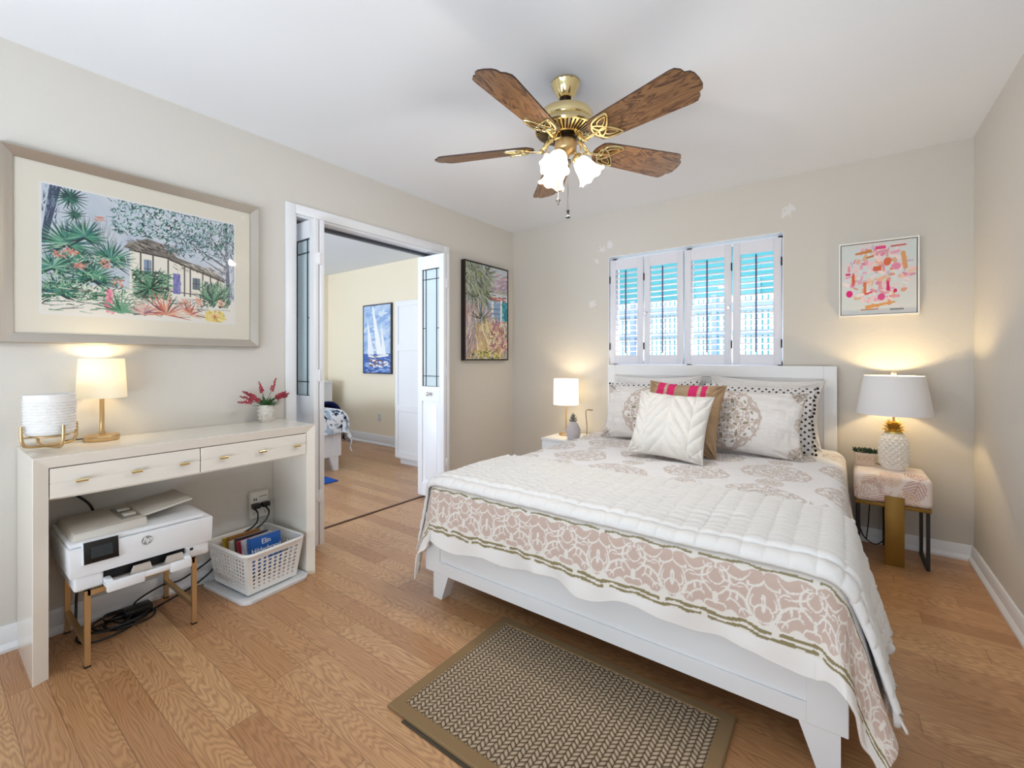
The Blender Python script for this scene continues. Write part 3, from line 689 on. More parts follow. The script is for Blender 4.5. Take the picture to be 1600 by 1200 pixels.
def picture_abstract():
    x0, x1, z0, z1 = -.010, .383, 1.428, 1.912; D = .04
    x0, x1, z0, z1 = -.012, .378, 1.432, 1.904
    W_, H_ = x1-x0, z1-z0
    r = empty('abstract_canvas', (x0, YB, z0), 'square pink and orange abstract canvas in a white float frame above the pineapple lamp', 'picture')
    mb = MB(); frame_ring(mb, W_, H_, .01, [(0, 0), (0, D), (.008, D), (.008, D-.008), (.008, 0)], on_back(x0, YB-.001, z0)); mb.build('frame', mat('white_float_frame', 'f3f1ee', .4), r, 0)
    MB().box((x0+.008, YB-.026, z0+.008), (x1-.008, YB-.002, z1-.008)).build('float_gap', mat('frame_shadow_black', '15151a', .7), r, 0)
    w, h = W_-.024, H_-.024
    R = Raster(w, h, 240, 290, 'd6d9d8')
    R.put((fbm(R.x*8, R.y*8, 9)+.1)*1.2, 'cfdcdc'); R.put((fbm(R.x*7, R.y*7, 21))*1.5, 'e9cfd2')
    rr = random.Random(11)
    pal = ['ecc6c8', 'e6a6bb', 'df86a6', 'e8b498', 'dd9c80', 'e9cdc6', 'dcb48c', 'f0dedb', 'dc9aa8', 'cbbccf', 'ecc4b0', 'f2d4d2', 'd9dee0', 'f0c8cc']
    for k in range(190):
        a = rr.uniform(0, 2*PI); q = math.sqrt(rr.random()); x = w*(.5+.44*q*math.cos(a)); y = h*(.52+.42*q*math.sin(a))
        ln = rr.uniform(.006, .034); th = rr.choice([0, PI/2, .2, 1.3, 2.6, .5]); wd = rr.uniform(.008, .024)
        R.line((x, y), (x+ln*math.cos(th), y+ln*math.sin(th)), wd, rr.choice(pal), wd*rr.uniform(.5, 1))
    R.ell(w*.115, h*.30, .017, .022, 'e0207a'); R.rect(w*.47, h*.90, w*.61, h*.945, 'e04a86'); R.rect(w*.06, h*.565, w*.13, h*.6, 'd8487f')
    R.line((w*.21, h*.93-.03), (w*.40, h*.955-.03), .012, 'c9843f', .02); R.line((w*.36, h*.80), (w*.44, h*.815), .012, 'c8763f')
    R.line((w*.36, h*.10), (w*.72, h*.155), .022, 'd99a58', .010); R.line((w*.28, h*.065), (w*.5, h*.07), .007, 'b8783f')
    R.rect(w*.44, h*.60, w*.55, h*.665, 'd8694a'); R.ell(w*.63, h*.72, .018, .026, 'dc6f4c'); R.ell(w*.74, h*.645, .022, .022, 'e58fae')
    R.line((w*.83, h*.82), (w*.86, h*.62), .022, 'dba06c'); R.ell(w*.17, h*.51, .008, .04, 'd0663f'); R.line((w*.33, h*.44), (w*.33, h*.30), .014, 'd9744a')
    R.line((w*.34, h*.285), (w*.42, h*.31), .009, 'd11f58'); R.line((w*.635, h*.44), (w*.64, h*.33), .012, 'd42a6e', .018); R.ell(w*.73, h*.31, .009, .013, 'd42a6e')
    R.ell(w*.55, h*.235, .018, .022, 'd9508a'); R.rect(w*.65, h*.215, w*.79, h*.255, 'e39aa0'); R.line((w*.68, h*.925), (w*.86, h*.93), .010, 'c9645c')
    pts = [(w*(.66+.005*i), h*(.055+.012*math.sin(i*1.9)*(1 if i % 5 else 2))) for i in range(36)]
    for a, b in zip(pts, pts[1:]): R.line(a, b, .0022, '4a5058')
    R.mesh('painted_canvas', on_back(x0+.012, YB-.03, z0+.012), art_paint, r, .003)
picture_abstract()
def picture_sail():
    x0, x1, z0, z1 = -5.379, -4.767, .96, 1.905; D = .03; W_, H_ = x1-x0, z1-z0
    r = empty('sailboat_picture', (x0, FY1, z0), 'tall thin-framed painting of white sailboats on blue water, in the next room', 'picture')
    mb = MB(); frame_ring(mb, W_, H_, .01, [(0, 0), (0, D), (.014, D), (.014, 0)], on_back(x0, FY1-.001, z0)); mb.build('frame', mat('charcoal_frame', '3a3a44', .4), r, 0)
    w, h = W_-.028, H_-.028
    R = Raster(w, h, 150, 230, 'b9d0ec')
    R.dabs(0, h*.28, w, h, 90, ['a9c4ea', 'c9daf0', '97b6e2', 'dde8f4'], .14, .05, .3, .4)
    R.rect(0, 0, w, h*.28, '4f74bd'); R.dabs(0, 0, w, h*.28, 90, ['3f62b0', '7f9fd8', '2f4f9c', 'a9c0e6'], .12, .02, 0, .2)
    R.poly([(w*.32, h*.99), (w*.36, h*.99), (w*.72, h*.27), (w*.50, h*.27)], 'fbfbfb'); R.poly([(w*.15, h*.80), (w*.40, h*.27), (w*.16, h*.27)], 'f4f6fa'); R.poly([(w*.66, h*.75), (w*.84, h*.27), (w*.68, h*.27)], 'f6f8fb')
    R.line((w*.2, h*.25), (w*.5, h*.23), .03, 'f0f0f2'); R.line((w*.55, h*.24), (w*.9, h*.26), .03, 'f5f0ee'); R.line((w*.38, h*.25), (w*.55, h*.21), .014, '5a4038'); R.dabs(w*.2, h*.08, w*.85, h*.2, 26, ['f4f6fa', 'dfe8f4', '8a5f50'], .08, .03, 0, .3)
    R.mesh('painted_canvas', on_back(x0+.014, FY1-D+.003, z0+.014), art_paint, r, .004)
picture_sail()

# ================================================================== CONSOLE DESK
DX, DY_0, DY_1, DT = -2.296, .258, 1.310, .806
def desk():
    r = empty('console_desk', ((XL+DX)/2, (DY_0+DY_1)/2, 0), 'glossy ivory waterfall console desk with two slim drawers and brass pulls', 'desk')
    xb = XL+.004; t = .042; ch = .016
    mb = MB()
    # waterfall frame: outline with an inward chamfer on the front
    O = [(DY_0, 0), (DY_0, DT), (DY_1, DT), (DY_1, 0)]; I = [(DY_0+t, 0), (DY_0+t, DT-t), (DY_1-t, DT-t), (DY_1-t, 0)]
    def V(p, x): return mb.bm.verts.new((x, p[0], p[1]))
    of = [V(p, DX-.002) for p in O]; o2 = [V((p[0]+.0015*(1 if i < 2 else -1), p[1]-(.0015 if i in (1, 2) else 0)), DX) for i, p in enumerate(O)]
    iF = [V(p, DX-ch) for p in I]; ob = [V(p, xb) for p in O]; ib = [V(p, xb) for p in I]
    for k in range(3):
        for a, b in ((ob, of), (of, o2), (o2, iF), (iF, ib), (ib, ob)): mb.bm.faces.new((a[k], a[k+1], b[k+1], b[k]))
    for k in (0, 3): mb.bm.faces.new((ob[k], of[k], o2[k], iF[k], ib[k]))
    mb.build('desk_frame', desk_paint, r, 20)
    bx = MB().box((xb, DY_0+t, DT-t-.125), (DX-.045, DY_1-t, DT-t)).build('drawer_case', desk_paint, r, 0)
    ym = (DY_0+DY_1)/2-.008
    for k, (a, b) in enumerate(((DY_0+t+.003, ym-.002), (ym+.002, DY_1-t-.003))):
        zf0, zf1 = DT-t-.113, DT-t-.004; zm = (zf0+zf1)/2; xf = DX-.013
        d = MB().box((DX-.045, a, zf0), (xf, b, zm-.0006), .0012, 1).box((DX-.045, a, zm+.0006), (xf, b, zf1), .0012, 1).box((DX-.045, a+.002, zf0+.002), (xf-.0012, b-.002, zf1-.002)).build('drawer', desk_paint, r, 0)
        for f in ((.175, .52, .865) if k == 0 else (.175, .53, .88)):
            yy = a+(b-a)*f
            MB().cyl((xf-.001, yy, zm), (xf+.017, yy, zm), .0045, n=10).cyl((xf+.017, yy-.017, zm), (xf+.017, yy+.017, zm), .0065, n=12).build('drawer_pull', brass, d)
    return r
desk()

# desk lamp
def desk_lamp():
    cx, cy = -2.598, .500; z0 = DT
    r = empty('table_lamp', (cx, cy, z0), 'gold stick table lamp with lit off-white tapered shade on the ivory desk', 'lamp')
    MB().lathe([(0, 0), (.058, 0), (.060, .003), (.060, .020), (.057, .024), (0, .025)], (cx, cy, z0), 40).build('lamp_base', gold, r, 40)
    MB().cyl((cx, cy, z0+.022), (cx, cy, z0+.23), .0085, n=16).cyl((cx, cy, z0+.022), (cx, cy, z0+.04), .011, n=16).build('stem', gold, r)
    sz0, sz1 = .992, 1.163
    s = MB().lathe([(.0835, sz0), (.082, sz0+.001), (.074, sz1-.001), (.075, sz1), (.076, sz1-.001), (.085, sz0)], (cx, cy, 0), 48).build('lamp_shade', linen_shade, r, 60)
    MB().cyl((cx, cy, z0+.23), (cx, cy, z0+.262), .016, n=14).build('socket', gold, r)
    b = MB().sph((cx, cy, z0+.285), .026, 16).build('bulb', bulb_glow, r, 60)
    cdp = [(cx-.05, cy-.045, z0+.008), (cx-.06, cy-.075, z0+.006), (cx-.075, cy-.11, z0+.004)]
    MB().tube(cdp, .0025, 6).build('power_cord', black_plastic, r)
    point('desk_lamp_light', (cx+.02, cy, z0+.30), 1.7, WARM, .035)
desk_lamp()

# ribbed planter on a gold stand
def planter():
    cx, cy, z0 = -2.482, .326, DT
    r = empty('ribbed_planter', (cx, cy, z0), 'white ribbed ceramic pot in a gold wire cradle at the near desk end', 'planter')
    rr = .072; zb, zt = z0+.062, z0+.218
    prof = [(0, zb), (rr-.012, zb), (rr-.004, zb+.006)]
    n = 11
    for i in range(n):
        a = zb+.010+i*.0112
        for f, d in ((0, -.0025), (.25, .0012), (.5, .0025), (.75, .0012)): prof.append((rr+d+.0006*i*.3, a+.0112*f))
    prof += [(rr+.001, zb+.137), (rr+.002, zt-.002), (rr, zt), (rr-.004, zt), (rr-.006, zt-.004), (rr-.008, zb+.02), (0, zb+.018)]
    MB().lathe(prof, (cx, cy, 0), 56).build('pot', mat('white_glazed_ceramic', 'f0eeec', .3), r, 40)
    st = MB()
    for k in range(2):
        a = math.radians(18+90*k); dx, dy = math.cos(a), math.sin(a); pts = []
        R2 = rr+.011; h0 = .012+.010*k
        for s_ in (-1, 1):
            seg = [(s_*R2, .095), (s_*R2, .06), (s_*R2*.985, .04), (s_*R2*.88, .018), (s_*R2*.68, h0*.6+.002), (s_*R2*.4, h0*.5+.002)]
            pts += [seg, ] if s_ == -1 else [seg[::-1]]
        P = [(cx+q*dx, cy+q*dy, z0+.0055+z) for q, z in pts[0]+pts[1]]
        st.tube(P, .0055, 10)
    ring = [(cx+(rr-.02)*math.cos(t), cy+(rr-.02)*math.sin(t), z0+.057) for t in np.linspace(0, 2*PI, 33)[:-1]]
    st.tube(ring, .004, 8, closed=True)
    for k in range(4):
        a = math.radians(18+90*k); st.tube([(cx+(rr-.02)*math.cos(a), cy+(rr-.02)*math.sin(a), z0+.057), (cx+(rr+.010)*math.cos(a), cy+(rr+.010)*math.sin(a), z0+.058)], .004, 6)
    st.build('wire_cradle', gold, r, 50)
planter()

# little vase of red flowers
def flower_vase():
    cx, cy, z0 = -2.60, 1.192, DT
    r = empty('flower_vase', (cx, cy, z0), 'small quilted glass vase of red spiky flowers on the far end of the desk', 'vase')
    prof = [(0, .002), (.027, 0), (.034, .012), (.038, .04), (.039, .065), (.036, .088), (.034, .097), (.031, .097), (.033, .08), (.034, .05), (.028, .012), (0, .008)]
    def wv(i, a, rad, z):
        if i in (0, 1) or i > 6: return rad, z
        return rad*(1+.035*math.cos(8*a+PI*(i % 2))), z
    vm = vmat = mat('pearl_glass', 'dedad2', .12, .15, .8)
    vs = MB().lathe(prof, (cx, cy, z0), 48, wave=wv)
    for ring, zz in enumerate((.02, .042, .064, .086)):
        for k in range(9):
            a = 2*PI*(k+.5*(ring % 2))/9; q = [.0355, .0390, .0398, .0365][ring]
            vs.sph((cx+q*math.cos(a), cy+q*math.sin(a), z0+zz), .006, 8)
    vs.build('vase_body', vm, r, 60)
    rr = random.Random(4); lf = MB(); st = MB()
    dirs = [(-1.0, .30, .115), (-.95, .05, .13), (-.8, .5, .11), (-.55, .35, .10), (.15, .9, .135), (-.2, .85, .105), (1.0, .32, .115), (.95, .18, .11), (.8, .42, .10), (.6, .25, .1), (-.7, .18, .10), (.98, .28, .095)]
    for k, (sx, up, ln) in enumerate(dirs):
        d = Vector((rr.uniform(-.25, .45), sx, up)).normalized()
        p0 = Vector((cx, cy, z0+.085)); p1 = p0+Vector((d.x*.3, d.y*.3, .6)).normalized()*.035; p2 = p1+d*ln*.5; p3 = p2+d*ln*.55
        st.tube([p0, p1, p2, p3], .0014, 5)
        fl = MB()
        for i in range(13):
            t = i/12; c = p2+(p3-p2)*t
            for q in range(3):
                a = rr.uniform(0, 2*PI); u = d.orthogonal().normalized(); v = d.cross(u)
                o = (u*math.cos(a)+v*math.sin(a))*(.0085*(1-.6*t))
                fl.sph(c+o, .0042*(1.1-.6*t), 5, sc=(1, 1, 1.2))
        fl.build('flower_spike', mat('red_blossom', 'b23a4c', .6), r)
    for k in range(60):
        a = rr.uniform(0, 2*PI); e = rr.uniform(.25, 1.3); d = Vector((math.cos(a)*math.cos(e), math.sin(a)*math.cos(e), math.sin(e))); ln = rr.uniform(.04, .08)
        p0 = Vector((cx+d.x*.015, cy+d.y*.015, z0+.088)); s = d.cross(Vector((0, 0, 1))).normalized()*.006
        a1, a2, a3 = p0+d*ln*.4+s, p0+d*ln*.4-s, p0+d*ln+Vector((0, 0, -.008))
        lf.quad([p0, a1, a3, a2])
    st.build('stems', mat('stem_green', '35502a', .6), r); lf.build('leaves', foliage, r, 0)
flower_vase()

# ================================================================== PRINTER ON ITS STAND
def printer():
    x0, x1 = -2.64, -2.27; y0, y1 = .345, .812
    r = empty('printer', ((x0+x1)/2, (y0+y1)/2, .288), 'white all-in-one printer with open paper tray and small touchscreen under the desk', 'printer')
    wp = mat('printer_white', 'e9ebee', .4); gp = add_bump(mat('printer_textured_grey', 'c8c2b8', .65), 400, .2, .001)
    yc = (y0+y1)/2
    mb = MB().box((x0+.02, y0+.016, .290), (x1-.012, y0+.10, .352), .010, 3).box((x0+.02, y1-.10, .290), (x1-.012, y1-.012, .372), .010, 3).box((x0+.02, y0+.1, .300), (x1-.10, y1-.1, .352))
    mb.build('lower_body', wp, r)
    up = MB()
    up.hexa([(x0, y0+.004, .345), (x1-.004, y0+.004, .345), (x1-.004, y1-.004, .345), (x0, y1-.004, .345), (x0, y0, .455), (x1, y0, .455), (x1, y1, .455), (x0, y1, .455)])
    bmesh.ops.bevel(up.bm, geom=list(up.bm.edges), offset=.006, segments=2, affect='EDGES', profile=.5)
    up.build('upper_body', wp, r)
    MB().box((x0+.004, y0+.003, .457), (x1-.012, y1-.03, .474), .006, 2).build('scanner_lid', wp, r)
    ad = MB()
    ad.hexa([(x0+.02, y0+.012, .474), (x1-.03, y0+.012, .474), (x1-.03, y0+.24, .474), (x0+.02, y0+.24, .474), (x0+.03, y0+.022, .500), (x1-.042, y0+.022, .500), (x1-.042, y0+.24, .508), (x0+.03, y0+.24, .508)])
    bmesh.ops.bevel(ad.bm, geom=list(ad.bm.edges), offset=.005, segments=2, affect='EDGES', profile=.5)
    ad.build('document_feeder', gp, r)
    ft = MB().hexa([(x0+.05, y0+.235, .500), (x1-.075, y0+.235, .500), (x1-.085, y0+.415, .526), (x0+.05, y0+.415, .526), (x0+.05, y0+.235, .510), (x1-.075, y0+.235, .510), (x1-.085, y0+.415, .534), (x0+.05, y0+.415, .534)])
    bmesh.ops.bevel(ft.bm, geom=list(ft.bm.edges), offset=.003, segments=2, affect='EDGES', profile=.5)
    f = ft.build('feeder_tray', gp, r)
    MB().box((x0+.09, y0+.170, .5065), (x1-.09, y0+.232, .5088), .001).build('feed_slot', mat('slot_grey', '8d877e', .5), r)
    for xa in (x0+.13, x1-.15): MB().box((xa, y0+.182, .508), (xa+.035, y0+.222, .517), .002).build('paper_guide', gp, r)
    # paper bay and pulled-out tray
    MB().box((x1-.098, y0+.102, .302), (x1-.03, y1-.102, .3445)).build('paper_bay', black_plastic, r, 0)
    ty0, ty1 = y0+.098, y1-.096
    tr = MB()
    tr.box((x1-.025, ty0, .290), (x1+.040, ty1, .300), .003).box((x1-.025, ty0, .300), (x1+.030, ty0+.022, .318), .004).box((x1-.025, ty1-.022, .300), (x1+.030, ty1, .318), .004)
    tr.box((x1+.028, ty0, .276), (x1+.046, ty0+.115, .314), .005).box((x1+.028, ty1-.075, .276), (x1+.046, ty1, .314), .005).box((x1+.030, ty0+.113, .294), (x1+.044, ty1-.073, .312), .003)
    tr.build('paper_tray', wp, r)
    for a in (ty0+.075, ty0+.185):
        g = MB().hexa([(x1-.004, a, .300), (x1+.020, a+.004, .300), (x1+.020, a+.072, .300), (x1-.004, a+.076, .300), (x1+.002, a+.012, .336), (x1+.016, a+.014, .336), (x1+.016, a+.064, .336), (x1+.002, a+.066, .336)])
        g.build('paper_stop', mat('warm_grey_plastic', 'c0b3a8', .5), r)
    # control panel
    M = Matrix.Translation((x1+.005, 0, 0)) @ Matrix.Rotation(math.radians(-8), 4, 'Y')
    Mp = Matrix.Translation((x1-.002, y0+.036, .388)) @ Matrix.Rotation(math.radians(-9), 4, 'Y')
    cp = MB().box((-.004, 0, 0), (.013, .108, .086), .005, 3, M=Mp).build('control_panel', mat('panel_white', 'dfe1e4', .4), r)
    MB().box((.012, .004, .004), (.0148, .104, .083), .001, M=Mp).build('panel_face', mat('panel_black', '070709', .25), cp)
    MB().box((.0145, .024, .021), (.0152, .086, .062), M=Mp).build('touchscreen', mat('screen_dark', '2c3234', .15), cp, 0)
    # emblem: grey disc with slanted letters
    yl = yc-.004
    MB().cyl((x1-.002, yl, .424), (x1+.0012, yl, .424), .0175, n=36).build('logo_disc', mat('logo_grey', '8d8f92', .4), r)
    text_mesh('logo_letters', 'hp', .030, on_left(x1+.0016, yl-.0005, .4175), mat('logo_white', 'f4f4f4', .4), r, .0003, .32, .0006)
    MB().box((x1-.0125, y1-.088, .352), (x1-.0112, y1-.052, .3545)).build('card_slot', mat('slot_line', '9a9ca0', .5), r, 0)
    MB().box((x1-.0125, y1-.086, .325), (x1-.011, y1-.074, .336)).build('usb_port', black_plastic, r, 0)
printer()
def stand():
    xa, xb = -2.64, -2.285; ya, yb = .398, .742; zt = .287
    r = empty('printer_stand', ((xa+xb)/2, (ya+yb)/2, 0), 'slim gold metal stand carrying the white printer', 'stand')
    t = .0085
    for x in (xa, xb):
        for y in (ya, yb):
            l = MB().box((x-t, y-t, .004), (x+t, y+t, zt)).build('leg', gold, r, 0)
            MB().box((x-t-.001, y-t-.001, 0), (x+t+.001, y+t+.001, .006)).build('foot_cap', black_plastic, l, 0)
    for x in (xa, xb): MB().box((x-t, ya, zt-.018), (x+t, yb, zt)).build('top_rail', gold, r, 0)
    for y in (ya, yb): MB().box((xa, y-t, .077), (xb, y+t, .094)).build('side_rail', gold, r, 0); MB().box((xa, y-t, zt-.018), (xb, y+t, zt)).build('top_rail', gold, r, 0)
stand()

# ================================================================== BASKET OF PAPERBACKS
BKM = Matrix.Translation((-2.452, 1.075, 0)) @ Matrix.Rotation(math.radians(6), 4, 'Z')       # local x toward the room, y along the wall
def basket():
    r = empty('storage_basket', (-2.452, 1.075, .02), 'white perforated plastic basket full of paperbacks under the desk', 'basket')
    bw, bl, tw, tl, z0, z1 = .150, .125, .178, .148, .022, .222     # half sizes (x, y) bottom / top
    m = add_bump(mat('basket_white', 'eceae6', .45), 30, .02)
    mb = MB(); bm = mb.bm
    t = .003
    def side(ax, sg):
        # wall panel with a grid of round (octagonal) holes
        half_b, half_t = (bl, tl) if ax == 'x' else (bw, tw)
        off_b, off_t = (bw, tw) if ax == 'x' else (bl, tl)
        nc = 9 if ax == 'x' else 11; nr = 8
        def P(u, v, d=0):        # u -1..1 across, v 0..1 up
            h = half_b+(half_t-half_b)*v; o = off_b+(off_t-off_b)*v-d; z = z0+(z1-z0)*v
            p = (sg*o, u*h, z) if ax == 'x' else (u*h, sg*o, z)
            return BKM @ Vector(p)
        u0, u1, v0, v1 = -.86, .86, .10, .86
        for d in (0, t):
            q = lambda *uv: bm.faces.new([bm.verts.new(P(a, b, d)) for a, b in uv])
            q((-1, 0), (1, 0), (1, v0), (-1, v0)); q((-1, v1), (1, v1), (1, 1), (-1, 1)); q((-1, v0), (u0, v0), (u0, v1), (-1, v1)); q((u1, v0), (1, v0), (1, v1), (u1, v1))
        du, dv = (u1-u0)/nc, (v1-v0)/nr
        for i in range(nc):
            for j in range(nr):
                cu, cv = u0+du*(i+.5), v0+dv*(j+.5); f = .33 if j > 2 else .22+.035*j
                handle = ax == 'x' and sg > 0 and j == 7 and 2 < i < 7
                sq = [(cu+du/2*a, cv+dv/2*b) for a, b in ((1, 0), (1, 1), (0, 1), (-1, 1), (-1, 0), (-1, -1), (0, -1), (1, -1))]
                hl = [(cu+du*f*math.cos(k*PI/4), cv+dv*f*1.0*math.sin(k*PI/4)) for k in range(8)]
                if handle: hl = [(cu+du/2*max(-1, min(1, a*1.0)), cv+dv*.34*b) for a, b in ((1, 0), (1, 1), (0, 1), (-1, 1), (-1, 0), (-1, -1), (0, -1), (1, -1))]
                A = [[bm.verts.new(P(a, b, d)) for a, b in sq] for d in (0, t)]; B = [[bm.verts.new(P(a, b, d)) for a, b in hl] for d in (0, t)]
                for k in range(8):
                    k2 = (k+1) % 8
                    bm.faces.new((A[0][k], A[0][k2], B[0][k2], B[0][k])); bm.faces.new((A[1][k], B[1][k], B[1][k2], A[1][k2])); bm.faces.new((B[0][k], B[0][k2], B[1][k2], B[1][k]))
    for ax in 'xy':
        for sg in (-1, 1): side(ax, sg)
    mb.box((-bw, -bl, z0), (bw, bl, z0+.003), M=BKM)
    bmesh.ops.remove_doubles(bm, verts=bm.verts, dist=.0004)
    mb.build('basket_body', m, r, 0)
    rim = MB(); n = 10; pts = []
    for (sx, sy, a0) in ((1, 1, 0), (-1, 1, 90), (-1, -1, 180), (1, -1, 270)):
        for k in range(n+1):
            a = math.radians(a0+90*k/n); pts.append(BKM @ Vector((sx*(tw-.035)+.042*math.cos(a), sy*(tl-.035)+.042*math.sin(a), z1)))
    rim.tube(pts, .0085, 8, closed=True); rim.build('rim', m, r, 60)
    MB().cyl(BKM @ Vector((tw-.01, tl-.01, z1)), BKM @ Vector((tw-.01, tl-.01, z1+.001)), .001).bm.free()
    return r
basket()
def tray():
    r = empty('plastic_tray', (-2.455, 1.072, 0), 'shallow white plastic lid tray under the book basket', 'tray')
    pts = []; n = 8; hx, hy, q = .205, .172, .045
    for (sx, sy, a0) in ((1, 1, 0), (-1, 1, 90), (-1, -1, 180), (1, -1, 270)):
        for k in range(n+1):
            a = math.radians(a0+90*k/n); pts.append((sx*(hx-q)+q*math.cos(a), sy*(hy-q)+q*math.sin(a)))
    mb = MB(); M = BKM; m = len(pts); loops = []
    for sc, z in ((.985, 0), (1, .004), (1, .018), (.985, .020), (.965, .018), (.955, .010), (.5, .010)):
        loops.append([mb.bm.verts.new(M @ Vector((x*sc, y*sc, z))) for x, y in pts])
    for A, B in zip(loops, loops[1:]):
        for k in range(m): mb.bm.faces.new((A[k], A[(k+1) % m], B[(k+1) % m], B[k]))
    mb.bm.faces.new(loops[0][::-1]); mb.bm.faces.new(loops[-1])
    mb.build('tray_body', mat('tray_white', 'e6e8ea', .4), r, 40)
tray()
paper = mat('book_pages', 'd9d0bd', .9)
def book(k, x, y, z, w, h, t, lean, tilt, cover, label, rot=0):
    """paperback standing in the basket; cover faces the room (+x). lean: tips back, tilt: rotates in the cover plane"""
    M = BKM @ Matrix.Translation((x, y, z)) @ Matrix.Rotation(rot, 4, 'Z') @ Matrix.Rotation(lean, 4, 'Y') @ Matrix.Rotation(tilt, 4, 'X')
    r = empty('paperback', M.translation, label, 'book', 'paperbacks in the white basket')
    c = mat('cover_'+cover, cover, .35)
    MB().box((-t/2, -w/2, 0), (-t/2+.0012, w/2, h), M=M).box((t/2-.0012, -w/2, 0), (t/2, w/2, h), M=M).box((-t/2, -w/2, 0), (t/2, -w/2+.0015, h), M=M).build('cover', c, r, 0)
    MB().box((-t/2+.0013, -w/2+.0016, .002), (t/2-.0013, w/2-.003, h-.002), M=M).build('pages', paper, r, 0)
    return r, M
L0 = math.radians(-11)
books = [(-.095, -.030, .17, .185, .022, 'c9a227', 'yellow-covered paperback at the wall side of the white basket'),
         (-.064, -.012, .17, .190, .020, '8a5a2c', 'brown-covered paperback just in front of the yellow one in the basket'),
         (-.036, -.022, .165, .176, .022, 'd8cfbf', 'cream-spined paperback between brown and red ones in the basket'),
         (-.008, -.004, .17, .182, .024, '2a2a38', 'dark-covered paperback in the middle of the white basket'),
         (.022, -.012, .165, .172, .020, 'a8243a', 'red-covered paperback behind the pale one in the basket'),
         (.050, .006, .17, .176, .022, 'c7ccd6', 'pale silver paperback directly behind the front blue one'),
         (.082, .022, .165, .178, .026, '1f5aa8', 'bright blue paperback with white author name at the basket front')]
for k, (x, y, w_, h_, t_, cv, lb) in enumerate(books):
    r, M = book(k, x-.012, y*.6, .042+.005*k, min(w_, .165), h_, t_, L0, math.radians(-3+1.0*(k % 3)), cv, lb, math.radians(4))
    if k == 6:
        bt = mat('book_lettering', 'f2f0ea', .5)
        T = M @ Matrix(((0, 0, 1, t_/2+.0004), (1, 0, 0, 0), (0, 1, 0, 0), (0, 0, 0, 1)))
        text_mesh('lettering', 'Elin', .036, T @ Matrix.Translation((0, .137, 0)), bt, r, .0003)
        text_mesh('lettering', 'Hilderbrand', .033, T @ Matrix.Translation((0, .101, 0)), bt, r, .0003)

# ------------------------------------------------------------------ outlet with charger plugs, cables
def outlet():
    x, yc, zc = XL, 1.180, .335
    r = empty('surge_outlet', (x, yc, zc), 'white six-way surge outlet on the beige wall below the desk', 'outlet')
    MB().box((x, yc-.053, zc-.078), (x+.034, yc+.053, zc+.078), .014, 3).build('housing', mat('outlet_white', 'dcd8d0', .4), r)
    for dy in (-.03, .03):
        for dz in (-.045, -.005):
            MB().box((x+.0335, yc+dy-.008, zc+dz), (x+.0345, yc+dy-.005, zc+dz+.010)).box((x+.0335, yc+dy+.005, zc+dz), (x+.0345, yc+dy+.008, zc+dz+.010)).box((x+.0335, yc+dy-.002, zc+dz-.007), (x+.0345, yc+dy+.002, zc+dz-.003)).build('socket', black_plastic, r, 0)
    MB().box((x+.0335, yc-.035, zc+.028), (x+.0345, yc-.029, zc+.042)).box((x+.0335, yc-.024, zc+.028), (x+.0345, yc-.018, zc+.042)).box((x+.0335, yc-.004, zc+.046), (x+.0345, yc+.036, zc+.049)).build('usb_ports', black_plastic, r, 0)
outlet()
def cable(name, pts, rad, label, plug=None, group=None):
    r = empty(name, pts[0], label, 'cable', group)
    # smooth the path
    P = [Vector(p) for p in pts]; out = []
    for i in range(len(P)-1):
        a, b, c, d = P[max(i-1, 0)], P[i], P[i+1], P[min(i+2, len(P)-1)]
        for k in range(8):
            t = k/8; out.append(.5*((2*b)+(c-a)*t+(2*a-5*b+4*c-d)*t*t+(3*b-a-3*c+d)*t**3))
    out.append(P[-1])
    MB().tube(out, rad, 8).build('cord', black_plastic, r)
    if plug:
        a, b = plug; MB().box(a, b, .004).build('plug', black_plastic, r)
    return r
cable('power_cable', [(-2.645, 1.150, .32), (-2.60, 1.148, .30), (-2.605, 1.13, .24), (-2.658, 1.02, .17), (-2.66, .92, .10), (-2.645, .80, .06), (-2.62, .72, .075), (-2.60, .62, .05), (-2.57, .60, .025)], .0042,
      'black cord from the lower left socket of the outlet to the adapter pile', ((-2.645, 1.130, .325), (-2.612, 1.172, .352)))
cable('power_cable', [(-2.645, 1.203, .325), (-2.59, 1.203, .30), (-2.60, 1.17, .24), (-2.655, 1.05, .15), (-2.645, .93, .05), (-2.63, .84, .012), (-2.58, .74, .012), (-2.54, .66, .012)], .0042,
      'black cord from the upper right socket running behind the book basket', ((-2.645, 1.182, .325), (-2.615, 1.224, .35)))
cable('power_cable', [(-2.665, .345, .636), (-2.655, .43, .57), (-2.66, .48, .50), (-2.665, .49, .40)], .005, 'black lamp cord hanging between the drawer case and printer')
cable('power_cable', [(-2.655, .44, .27), (-2.62, .425, .18), (-2.61, .42, .10), (-2.58, .42, .03), (-2.52, .46, .012), (-2.50, .54, .012), (-2.55, .60, .03)], .0048, 'black printer cord curving down by the near left stand leg')
cable('power_cable', [(-2.655, .60, .24), (-2.645, .64, .17), (-2.635, .70, .15), (-2.62, .80, .16), (-2.655, .93, .20)], .003, 'thin black cord sagging behind the printer stand')
